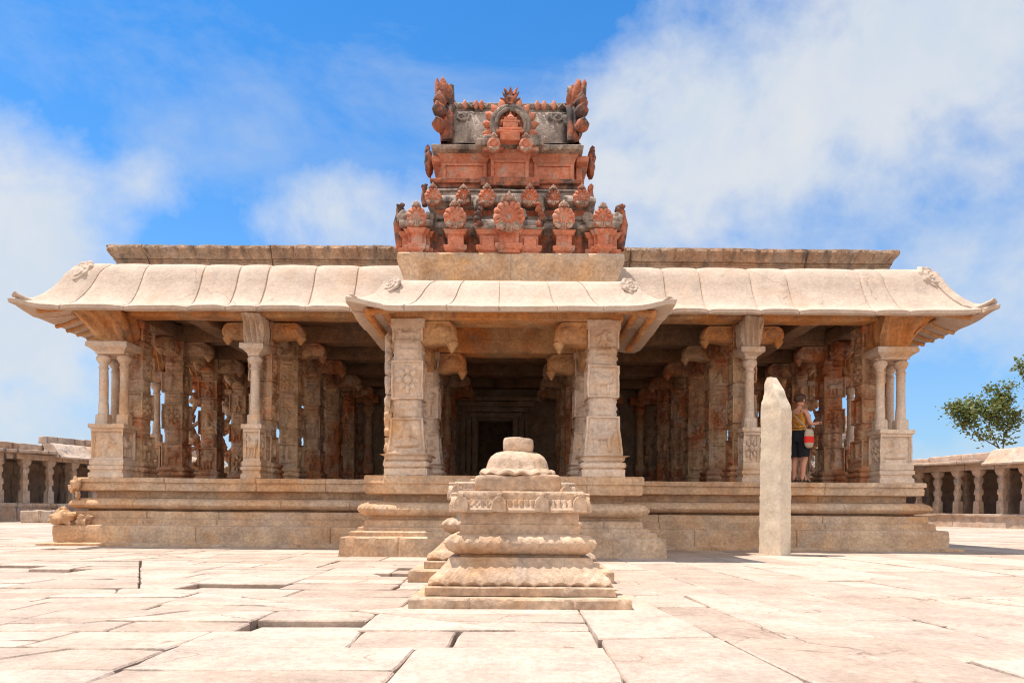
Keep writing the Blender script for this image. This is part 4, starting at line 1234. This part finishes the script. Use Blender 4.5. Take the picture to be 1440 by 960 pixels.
# ------------------------------------------------------------------ galleries around the court
def gcol(h, seed, rough_top=False):
    rnd = random.Random(seed); mb = MB(); rings = []
    w = .128
    for z, k, ch in ((0, 1.15, 0), (.28*h, 1.12, 0), (.30*h, .85, .5), (.42*h, .82, .5), (.44*h, 1.0, 0), (.54*h, 1.0, 0), (.56*h, .82, .5), (.68*h, .80, .5), (.70*h, 1.0, 0), (.80*h, 1.0, 0), (.82*h, .8, .4), (.86*h, .85, .3), (.88*h, 1.15, 0), (.93*h, 1.4, 0), (.96*h, 1.55, 0), (h, 1.55, 0)):
        a = w*k; c = a*(1-.55*ch)
        ring = [(-c, -a), (0, -a), (c, -a), (a, -c), (a, 0), (a, c), (c, a), (0, a), (-c, a), (-a, c), (-a, 0), (-a, -c)]
        if not ch: ring = [(-a*.97, -a), (0, -a), (a*.97, -a), (a, -a*.97), (a, 0), (a, a*.97), (a*.97, a), (0, a), (-a*.97, a), (-a, a*.97), (-a, 0), (-a, -a*.97)]
        rings.append([(x, y, z) for x, y in ring])
    mb.loft(rings).rough(.03, 6, seed=seed)
    return mb
def gallery(name, label, A, B, plz, colh, sp, mat, par, seed, curved=None, group=None, wallmat=None):
    A = Vector(A); B = Vector(B); d = B-A; L = d.length; rz = math.atan2(d.y, d.x)
    G = thing(name, label, 'pillared gallery', (A.x, A.y, 0), rz, group)
    mb = MB(); sweep(mb, [(0, 0), (L, 0), (L, 5), (0, 5)], [(.06, -.1), (.06, .0), (.0, .02), (0, plz*.7), (.05, plz*.78), (.08, plz*.84), (.08, plz-.01), (0, plz)], step=.3, joints=rjoints(1, 2.5, seed), amp=.02)
    rbox(mb, (L/2, 2.5, plz-.06), (L-.2, 4.9, .115), step=3); mb.obj('platform', mat, G)
    mes = [gcol(colh, seed+k).mesh('pillar', mat, 40) for k in range(3)]
    n = int(L/sp)
    for r_, y in enumerate((.45, 2.3)):
        for i in range(n+1):
            if r_ == 1 and i % 2: continue
            inst('pillar', mes[(i*7+r_) % 3], G, (i*sp+.3+random.uniform(-.05, .05), y, plz), random.choice((0, PI)), (1, 1, 1))
    zt = plz+colh
    mb = MB(); 
    x = 0
    rnd = random.Random(seed)
    while x < L:
        l = min(rnd.uniform(1.3, 2.2), L-x)
        rbox(mb, (x+l/2, .45, zt+.13), (l-.012, .42, .26), step=.3, r=.03, amp=.03)
        x += l
    rbox(mb, (L/2, 2.6, zt+.15), (L, 4.4, .12), step=3); mb.obj('beams', mat, G)
    mb = MB(); x = 0
    while x < L:
        l = min(rnd.uniform(1.0, 2.0), L-x); dz = rnd.uniform(-.04, .04)
        rbox(mb, (x+l/2, .15, zt+.34+dz), (l-.015, 1.15, .13), step=.3, r=.04, amp=.03)
        x += l
    if curved:
        c0, c1 = curved
        jn2, dp2 = edisp_factory(seed+5, .9, 1.4, .02, 0.0)
        sweep(mb, [(c0, -.75), (c1, -.75)], [(-.9, zt+.32), (-.3, zt+.14), (0, zt+.1), (.01, zt+.17), (-.15, zt+.26), (-.35, zt+.50), (-.55, zt+.72), (-.75, zt+.80), (-1.3, zt+.80)], closed=False, step=.1, joints=jn2, disp=dp2, amp=.015, endcaps=True)
    mb.obj('eave_slabs', mat, G)
    mb = MB(); x = 0
    while x < L:
        l = min(rnd.uniform(1.5, 3.0), L-x); dz = rnd.uniform(-.05, .05)+(.42 if curved and curved[0] < x+l/2 < curved[1] else 0)
        rbox(mb, (x+l/2, .75, zt+.58+dz), (l-.02, .5, .34), step=.25, r=.05, amp=.04)
        x += l
    mb.obj('parapet', mat, G)
    mb = MB(); rbox(mb, (L/2, 4.6, plz+colh/2+.1), (L, .4, colh+.4), step=.8, r=.02, amp=.03); mb.obj('back_wall', mat, G)
    return G
GR = 'galleries round the court'
A0, B0 = Vector((-21.9, 29.2)), Vector((-20.6, 33.0)); dd = (B0-A0).normalized()
gallery('courtyard_gallery', 'ruined pillared gallery with blackened columns beyond the left end of the temple', tuple(A0-dd*7), tuple(A0+dd*13), .80, 1.95, 1.15, M['gallery'], 'rough', 3, curved=(9.2, 20), group=GR)
A1, B1 = Vector((19.5, 32.6)), Vector((21.0, 28.0)); dd = (B1-A1).normalized()
gallery('courtyard_gallery', 'low pillared gallery with sunlit columns beyond the right end of the temple', tuple(A1-dd*10), tuple(B1+dd*7), .62, 1.95, 1.02, stone('pale_gallery_stone', (.52, .40, .31), (.50, .33, .22), (.42, .35, .3), (.16, .12, .1), bump=.5, streak=.5), 'pale', 9, curved=(13.6, 21), group=GR)
gallery('courtyard_gallery', 'far pillared gallery glimpsed between the columns behind the temple', (-17, 44), (20, 44), .8, 1.95, 1.8, M['gallery'], 'rough', 17, group=GR)
# stepped shrine glimpsed through the right bays
SH = thing('ruined_shrine', 'small grey layered shrine seen between the right hand columns of the hall', 'shrine', (16.3, 33, 0))
mb = MB()
for k in range(5): rbox(mb, (0, 0, .3+k*.5), (3.4-.15*k, 3.4-.15*k, .46), step=.5, r=.05, amp=.05)
mb.obj('shrine_wall', M['eave'], SH)
mb = MB()
for k in range(6): rbox(mb, (0, 0, 2.85+k*.42), (3.5-.42*k, 3.5-.42*k, .26), step=.3, r=.08, amp=.08); rbox(mb, (0, 0, 3.05+k*.42), (3.1-.42*k, 3.1-.42*k, .2), step=.3, r=.05, amp=.06)
mb.obj('shrine_roof', M['grey'], SH)

# fallen blocks by the left gallery, step slabs
for k, (x, y, sx, sy, sz, rz, lb) in enumerate(((-18.8, 27.5, 1.5, .7, .50, .1, 'squared stone block lying in front of the left gallery, its dark end showing'), (-16.9, 26.5, .9, .5, .22, -.2, 'small flat stone lying on the paving beside the squared block'))):
    mb = MB(); rbox(mb, (0, 0, sz/2), (sx, sy, sz), step=.1, r=.04, amp=.04)
    o = mb.obj('stone_block', M['gallery']); o.location = (x, y, -.01); o.rotation_euler = (0, 0, rz); o['label'] = lb; o['category'] = 'stone block'; o['group'] = 'fallen stones'

# ------------------------------------------------------------------ tree
bark = stone('bark', (.19, .15, .11), (.13, .10, .075), (.24, .2, .15), bump=.6, sc=4)
def leafmat(name, a, b):
    m, nt = nodes_of(name); L = nt.links
    out = N(nt, 'ShaderNodeOutputMaterial'); bs = N(nt, 'ShaderNodeBsdfPrincipled'); tr = N(nt, 'ShaderNodeBsdfTranslucent'); mx = N(nt, 'ShaderNodeMixShader'); mx.inputs[0].default_value = .3
    geo = N(nt, 'ShaderNodeNewGeometry')
    c = ramp(nt, geo.outputs['Random Per Island'], 0, 1, a+(1,), b+(1,))
    L.new(c, bs.inputs['Base Color']); L.new(c, tr.inputs['Color']); bs.inputs['Roughness'].default_value = .6
    L.new(bs.outputs[0], mx.inputs[1]); L.new(tr.outputs[0], mx.inputs[2]); L.new(mx.outputs[0], out.inputs[0]); return m
lm = leafmat('tree_leaves', (.06, .11, .02), (.26, .25, .07))
def tree(label, x, y, H, seed, spread=1.0):
    rnd = random.Random(seed)
    Tt = thing('broadleaf_tree', label, 'tree', (x, y, -.1))
    tr = MB(); tips = []
    def branch(p, d, L, r, dep):
        pts = [p]; rad = [r]; q = p.copy(); dv = d.copy(); n = 6
        for i in range(n):
            dv = (dv+Vector((rnd.gauss(0, .13), rnd.gauss(0, .13), rnd.gauss(.03, .08)))).normalized()
            q = q+dv*(L/n); pts.append(q.copy()); rad.append(r*(1-.45*(i+1)/n))
            if dep >= 2 and i > 1: tips.append((q.copy(), dep))
        tube(tr, pts, rad, 7 if dep < 2 else 5)
        if dep >= 4: tips.append((q, dep)); return
        for k in range(3 if dep < 3 else 2):
            a = rnd.uniform(0, 2*PI); s_ = rnd.uniform(.35, .85)*spread
            nd = (dv+Vector((math.cos(a)*s_, math.sin(a)*s_, rnd.uniform(-.1, .4)))).normalized()
            branch(pts[-1] if k else pts[-2], nd, L*rnd.uniform(.62, .85), rad[-1]*.72, dep+1)
    branch(Vector((0, 0, 0)), Vector((.05, 0, 1)), H*.30, .26, 0)
    tr.obj('trunk', bark, Tt)
    lf = MB()
    for p, dep in tips:
        if rnd.random() < .04: continue
        for k in range(rnd.randint(18, 36)):
            c = p+Vector((rnd.gauss(0, .30), rnd.gauss(0, .30), rnd.gauss(.05, .20)))
            u = Vector((rnd.gauss(0, 1), rnd.gauss(0, 1), rnd.gauss(0, .6))).normalized(); v = u.cross(Vector((rnd.gauss(0, 1), rnd.gauss(0, 1), rnd.gauss(0, 1)))).normalized()
            s_ = rnd.uniform(.08, .17)
            lf.add([tuple(c-u*s_), tuple(c+v*s_*.5), tuple(c+u*s_), tuple(c-v*s_*.5)], [(0, 1, 2, 3)])
    lf.obj('crown', lm, Tt, smooth=False)
    return Tt
tree('tall airy green tree rising behind the right gallery', 32.2, 42.0, 12.3, 5, 1.0)

# ------------------------------------------------------------------ woman
exec_person = True
skin = plain('skin', (.52, .25, .17), .55, .08)
hairm = plain('hair', (.06, .028, .018), .5, .3, 60)
topm = plain('printed_top', (.40, .17, .03), .8, .75, 22)
blk = plain('black_cloth', (.012, .013, .018), .85, .3)
sand = plain('dark_leather', (.04, .028, .022), .6, .2)
whe = thing('person', 'woman in orange top and black knee length trousers, seen from behind between columns', 'person', (5.13, 12.22, FZ), math.radians(-62))
# body (facing +y), skinned skeleton
J = {}
verts = []; edges = []; rad = []
def jv(n, p, r): J[n] = len(verts); verts.append(p); rad.append(r)
jv('pel', (0, 0, .86), (.125, .095)); jv('waist', (0, .01, .99), (.10, .075)); jv('chest', (0, .015, 1.16), (.125, .085)); jv('up', (0, 0, 1.27), (.085, .06)); jv('neck', (0, .0, 1.33), (.045, .045)); jv('neck2', (0, .02, 1.38), (.043, .045))
for s_, n in ((-1, 'l'), (1, 'r')):
    jv('sh'+n, (s_*.145, 0, 1.265), (.052, .048))
    jv('hip'+n, (s_*.085, 0, .80), (.088, .085)); jv('kn'+n, (s_*.09, .02 if n == 'l' else .05, .45), (.055, .058)); jv('calf'+n, (s_*.09, -.01 if n == 'l' else .0, .30), (.052, .055)); jv('an'+n, (s_*.09, -.01, .085), (.031, .035)); jv('toe'+n, (s_*.11, .13, .035), (.034, .022)); jv('heel'+n, (s_*.09, -.045, .035), (.03, .028))
jv('ell', (-.20, .05, 1.03), (.036, .036)); jv('wrl', (-.12, .24, 1.06), (.025, .022)); jv('pal', (-.08, .31, 1.085), (.034, .017))
jv('elr', (.205, .04, 1.03), (.036, .036)); jv('wrr', (.17, .26, 1.06), (.025, .022)); jv('par', (.15, .33, 1.085), (.034, .017))
for a, b in (('pel', 'waist'), ('waist', 'chest'), ('chest', 'up'), ('up', 'neck'), ('neck', 'neck2'), ('up', 'shl'), ('up', 'shr'), ('shl', 'ell'), ('ell', 'wrl'), ('wrl', 'pal'), ('shr', 'elr'), ('elr', 'wrr'), ('wrr', 'par'), ('pel', 'hipl'), ('pel', 'hipr'), ('hipl', 'knl'), ('knl', 'calfl'), ('calfl', 'anl'), ('anl', 'toel'), ('anl', 'heell'), ('hipr', 'knr'), ('knr', 'calfr'), ('calfr', 'anr'), ('anr', 'toer'), ('anr', 'heelr')):
    edges.append((J[a], J[b]))
me = bpy.data.meshes.new('tmp'); me.from_pydata(verts, edges, [])
tmp = bpy.data.objects.new('tmp', me); COL.objects.link(tmp)
mo_ = tmp.modifiers.new('s', 'SKIN'); mo_.use_smooth_shade = True
for i, sv in enumerate(me.skin_vertices[0].data): sv.radius = rad[i]; sv.use_root = (i == 0)
tmp.modifiers.new('ss', 'SUBSURF').levels = 2
bpy.context.view_layer.update()
ev = tmp.evaluated_get(bpy.context.evaluated_depsgraph_get()); em_ = ev.to_mesh()
body = MB(); body.add([tuple(v.co) for v in em_.vertices], [tuple(p.vertices) for p in em_.polygons]); ev.to_mesh_clear()
bpy.data.objects.remove(tmp)
# fingers
for s_, pc in ((-1, Vector((-.08, .31, 1.085))), (1, Vector((.15, .33, 1.085)))):
    fwd = Vector((.25 if s_ < 0 else -.1, 1, .25)).normalized(); sd = Vector((1, -.1, .1)).normalized()
    for q in range(4):
        b = pc+sd*(q-1.5)*.019+fwd*.015; l = (.062, .07, .066, .05)[q]
        tube(body, [tuple(b), tuple(b+fwd*l*.45), tuple(b+fwd*l*.75+Vector((0, 0, -.02))), tuple(b+fwd*l*.8+Vector((0, -.01, -.045)))], [.0095, .009, .008, .006], 7)
    b = pc-sd*s_*.028-fwd*.02
    tube(body, [tuple(b), tuple(b-sd*s_*.022+fwd*.025), tuple(b-sd*s_*.022+fwd*.055)], [.011, .010, .007], 7)
# head
hc = Vector((0, .035, 1.475)); rings = []
HR = [(-.105, .030, .03), (-.095, .045, .045), (-.07, .058, .064), (-.04, .066, .078), (-.01, .071, .088), (.02, .074, .093), (.05, .073, .093), (.075, .064, .083), (.095, .045, .06), (.105, .02, .03)]
for dz, rx, ry in HR:
    ring = []
    for k in range(24):
        a = 2*PI*k/24; x, y = rx*math.cos(a), ry*math.sin(a)
        fr_ = max(0, math.sin(a))**12
        if -.03 < dz < .005: y += fr_*.022
        if .0 < dz < .03: y -= .006*max(0, math.cos((a-PI/2)*3.2))*(math.sin(a) > .7)
        if -.07 <= dz <= -.035: y += fr_*.006
        ring.append((hc.x+x, hc.y+y, hc.z+dz))
    rings.append(ring)
body.loft(rings)
for s_ in (-1, 1): lump(body, (hc.x+s_*.075, hc.y-.005, hc.z-.005), .028, (.35, .7, 1.1), .1)
# turn the head to her right
bo = body.obj('body', skin, whe, 60)
eyes = MB()
for s_ in (-1, 1): lump(eyes, (hc.x+s_*.03, hc.y+.083, hc.z+.008), .010, (1, .6, .7), 0)
eyes.obj('eyes', plain('eye', (.05, .03, .02), .2), whe)
mth = MB(); lump(mth, (hc.x, hc.y+.078, hc.z-.055), .016, (1.4, .5, .4), 0); mth.obj('mouth', plain('lips', (.45, .12, .1), .5), whe)
hm = MB()
rings = []
for dz, rx, ry in HR[2:]:
    if dz < -.06: continue
    ring = []
    for k in range(32):
        a = 2*PI*k/32; e = 1.13+.05*nz(math.cos(a)*3, math.sin(a)*3, dz*30)
        front = math.sin(a) > .45 and dz < .055
        ring.append((hc.x+rx*(e if not front else .8)*math.cos(a), hc.y+ry*(e if not front else .75)*math.sin(a), hc.z+dz*1.08+.004))
    rings.append(ring)
hm.loft(rings); lump(hm, (hc.x, hc.y-.10, hc.z+.03), .055, (1, .85, 1), .25, seed=4)
hm.obj('hair', hairm, whe, 70)
def cloth(rs, n=40, wob=.0, sd=1):
    mb = MB(); rings = []
    for z, rx, ry, cy in rs:
        rings.append([(rx*math.cos(2*PI*k/n)*(1+wob*nz(math.cos(2*PI*k/n)*3, math.sin(2*PI*k/n)*3, z*2+sd)), cy+ry*math.sin(2*PI*k/n)*(1+wob*nz(math.cos(2*PI*k/n)*3+5, math.sin(2*PI*k/n)*3, z*2+sd)), z) for k in range(n)])
    mb.loft(rings, caps=True); return mb
tp = cloth([(.93, .152, .122, 0), (.95, .15, .12, 0), (1.0, .128, .10, .01), (1.05, .125, .10, .012), (1.12, .135, .108, .014), (1.18, .14, .108, .015), (1.215, .132, .10, .012), (1.22, .12, .09, .01)], wob=.06)
for s_ in (-1, 1): tube(tp, [(s_*.09, -.085, 1.20), (s_*.085, -.06, 1.29), (s_*.075, .0, 1.315), (s_*.07, .06, 1.27), (s_*.075, .10, 1.20)], .010, 6)
tp.obj('top', topm, whe, 60)
tq = MB()
for s_ in (-1, 1):
    rings = []
    for z, r in ((.46, .098), (.48, .10), (.6, .105), (.7, .108), (.8, .112), (.9, .10)):
        rings.append([(s_*.082+r*math.cos(2*PI*k/24)*(1+.05*math.sin(k*1.9+z*9)), .015*(1 if s_ > 0 else 0)+r*1.02*math.sin(2*PI*k/24)*(1+.05*math.sin(k*2.3+z*7)), z) for k in range(24)])
    tq.loft(rings)
c2 = cloth([(.72, .165, .125, 0), (.80, .172, .135, 0), (.88, .165, .13, 0), (.95, .148, .115, 0), (.975, .14, .11, 0)], wob=.05, sd=5); tq.add(c2.v, c2.f)
tq.obj('trousers', blk, whe, 60)
for s_ in (-1, 1):
    mb = MB(); rbox(mb, (s_*.10, .045, .012), (.085, .245, .024), step=.04, r=.01, amp=0)
    tube(mb, [(s_*.10-.045, .07, .02), (s_*.10-.02, .075, .065), (s_*.10+.02, .075, .065), (s_*.10+.045, .07, .02)], .012, 6)
    tube(mb, [(s_*.09-.04, -.03, .03), (s_*.09-.03, .0, .10), (s_*.09, .03, .115), (s_*.09+.03, .0, .10), (s_*.09+.04, -.03, .03)], .011, 6)
    mb.obj('sandal', sand, whe)
# shoulder bag hanging at her right side on a strap across the back
bag = thing('shoulder_bag', 'beige cloth bag with a red band hanging on its strap from the woman', 'bag', (5.13, 12.22, FZ), math.radians(-62))
cb = plain('beige_cloth', (.42, .33, .24), .9, .15, 30); rc = plain('red_cloth', (.62, .03, .02), .85, .15, 30)
def bagring(z, w, d): return [(.235+.02+d*math.cos(2*PI*k/20)*1.0, -.06+w*math.sin(2*PI*k/20), z) for k in range(20)]
mb = MB(); mb.loft([bagring(z, w, d) for z, w, d in ((.60, .03, .02), (.61, .06, .04), (.64, .085, .055), (.69, .098, .065))]); mb.obj('bag_bottom', cb, bag, 60)
mb = MB(); mb.loft([bagring(z, w, d) for z, w, d in ((.80, .102, .062), (.86, .095, .055), (.92, .08, .04), (.93, .07, .02))]); mb.obj('bag_body', cb, bag, 60)
mb = MB(); mb.loft([bagring(z, w, d) for z, w, d in ((.69, .100, .068), (.74, .106, .07), (.80, .104, .065))]); mb.obj('red_band', rc, bag, 60)
mb = MB()
pts = [(.25, -.12, .92), (.215, -.13, .99), (.12, -.135, 1.09), (.0, -.125, 1.19), (-.08, -.08, 1.27), (-.10, -.0, 1.318), (-.09, .07, 1.28), (.0, .135, 1.16), (.12, .14, 1.05), (.2, .08, .98), (.25, .0, .92)]
rows = []
for p in pts: rows.append([(p[0], p[1], p[2]+.018), (p[0]+.006, p[1]-.006, p[2]), (p[0], p[1], p[2]-.018), (p[0]-.01, p[1]+.008, p[2])])
mb.grid(rows, cv=True); mb.obj('strap', cb, bag, 60)

# ------------------------------------------------------------------ camera, sun, sky
cam = bpy.data.cameras.new('camera'); co = bpy.data.objects.new('camera', cam); COL.objects.link(co)
cam.sensor_width = 36; cam.lens = 24.0; cam.clip_end = 6000; cam.clip_start = .05
cam.shift_y = (716-480)/1440
co.matrix_world = Matrix.Translation((0, 0, EYE)) @ Matrix.Rotation(PI/2, 4, 'X') @ Matrix.Rotation(math.radians(.40), 4, 'Z')
S.camera = co
sd = Vector((-.34, .09, 1.0)).normalized()
sl = bpy.data.lights.new('sun', 'SUN'); sl.energy = 2.7; sl.angle = math.radians(.55); sl.color = (1.0, .93, .86)
so_ = bpy.data.objects.new('sun', sl); COL.objects.link(so_); so_.rotation_euler = sd.to_track_quat('Z', 'Y').to_euler()
W = bpy.data.worlds.new('World'); S.world = W; W.use_nodes = True; nt = W.node_tree; nt.nodes.clear()
L = nt.links
out = N(nt, 'ShaderNodeOutputWorld'); bg = N(nt, 'ShaderNodeBackground'); L.new(bg.outputs[0], out.inputs[0])
sky = N(nt, 'ShaderNodeTexSky', sky_type='NISHITA', sun_disc=False)
sky.sun_elevation = math.asin(sd.z); sky.sun_rotation = math.atan2(sd.x, sd.y); sky.air_density = 1.0; sky.dust_density = .3; sky.ozone_density = 2.0
tc = N(nt, 'ShaderNodeTexCoord')
dirv = tc.outputs['Generated']
def wnoise(scale, det, rgh, loc, dist=0.0, vs=(1, 1, 1)):
    mp = N(nt, 'ShaderNodeMapping'); mp.inputs['Location'].default_value = loc; mp.inputs['Scale'].default_value = vs; L.new(dirv, mp.inputs[0])
    n = N(nt, 'ShaderNodeTexNoise'); n.inputs['Scale'].default_value = scale; n.inputs['Detail'].default_value = det; n.inputs['Roughness'].default_value = rgh; n.inputs['Distortion'].default_value = dist
    L.new(mp.outputs[0], n.inputs['Vector']); return n.outputs['Fac']
# banks of cloud, each at its own direction in the sky
dens = math_(nt, 'MULTIPLY_ADD', wnoise(3.6, 12, .60, (3.1, .4, 1.7), .2, (1, 1, 1.2)), 3.0, -1.68)
def bank(px, py, rx, ry, w):
    global dens
    d = Vector(((px-720)/960, 1, (716-py)/960)).normalized()
    r = d.cross(Vector((0, 0, 1))).normalized(); u = r.cross(d)
    def dot(v):
        n = N(nt, 'ShaderNodeVectorMath', operation='DOT_PRODUCT'); L.new(dirv, n.inputs[0]); n.inputs[1].default_value = v; return n.outputs['Value']
    a = math_(nt, 'DIVIDE', dot(r), rx/960); b = math_(nt, 'DIVIDE', dot(u), ry/960)
    q = math_(nt, 'ADD', math_(nt, 'MULTIPLY', a, a), math_(nt, 'MULTIPLY', b, b))
    e = math_(nt, 'EXPONENT', math_(nt, 'MULTIPLY', q, -1.0))
    f = math_(nt, 'MULTIPLY', e, math_(nt, 'GREATER_THAN', dot(d), 0.0))
    dens = math_(nt, 'MULTIPLY_ADD', f, w, dens)
for b_ in ((0, 480, 110, 150, 1.3), (20, 280, 110, 110, .55), (90, 80, 190, 70, .12), (410, 270, 200, 70, .62), (470, 330, 230, 60, .65), (200, 245, 40, 30, .35),
           (900, 120, 120, 120, .50), (1020, 240, 260, 100, .42), (1250, 120, 240, 150, .30), (1380, 380, 300, 200, .45), (960, 300, 160, 90, .35), (1350, 20, 200, 90, .45), (700, 110, 60, 50, .2),
           (380, 90, 190, 70, -.45), (170, 150, 190, 100, -.60), (960, 480, 200, 80, -.2), (190, 250, 130, 75, -.42), (640, 30, 190, 50, -.4), (330, 20, 160, 40, -.3), (130, 200, 60, 40, -.2), (1060, 20, 60, 40, -.15), (260, 330, 90, 30, -.2)):
    bank(*b_[:4], b_[4]*.92)
# unseen cloud cover added behind the camera as soft front fill
nb = N(nt, 'ShaderNodeVectorMath', operation='DOT_PRODUCT'); L.new(dirv, nb.inputs[0]); nb.inputs[1].default_value = (0, -.9, .43)
dens = math_(nt, 'ADD', dens, math_(nt, 'MULTIPLY', ramp(nt, nb.outputs['Value'], .0, .8), .9))
cl = math_(nt, 'SMOOTH_MIN', math_(nt, 'MAXIMUM', math_(nt, 'MULTIPLY', dens, 1.35), 0.0), 1.0, .25)
skyc = mixc(nt, 1.0, sky.outputs[0], (.05, .45, .76), 'MULTIPLY')
det = wnoise(6.5, 8, .6, (1, 5, 2), .3)
cloudc = mixc(nt, ramp(nt, det, .3, .7), (2.35, 2.7, 3.15), (3.0, 3.05, 3.1))
nb2 = N(nt, 'ShaderNodeVectorMath', operation='DOT_PRODUCT'); L.new(dirv, nb2.inputs[0]); nb2.inputs[1].default_value = (0, -.9, .43)
cloudc = mixc(nt, ramp(nt, nb2.outputs['Value'], .1, .8), cloudc, (6.2, 5.9, 5.5))  # added cloud made brighter to light the front faces
sepz = N(nt, 'ShaderNodeSeparateXYZ'); L.new(dirv, sepz.inputs[0])
hz = math_(nt, 'MULTIPLY', math_(nt, 'EXPONENT', math_(nt, 'MULTIPLY', sepz.outputs['Z'], -4.2)), 1.0)
skyc = mixc(nt, hz, skyc, (2.0, 2.5, 3.0))
cir = math_(nt, 'MULTIPLY', ramp(nt, wnoise(2.2, 10, .62, (4, 2, 9), .6, (1, 1, 2.2)), .50, .76), .45)
skyc = mixc(nt, cir, skyc, (2.3, 2.6, 2.95))
L.new(mixc(nt, math_(nt, 'MULTIPLY', cl, .93), skyc, cloudc), bg.inputs['Color']); bg.inputs['Strength'].default_value = .10
S.view_settings.view_transform = 'Standard'; S.view_settings.look = 'None'; S.view_settings.gamma = 1; S.view_settings.exposure = 1.42
S.cycles.filter_width = 1.15; S.cycles.use_denoising = True; S.cycles.diffuse_bounces = 6; S.cycles.max_bounces = 8; S.cycles.sample_clamp_indirect = 6
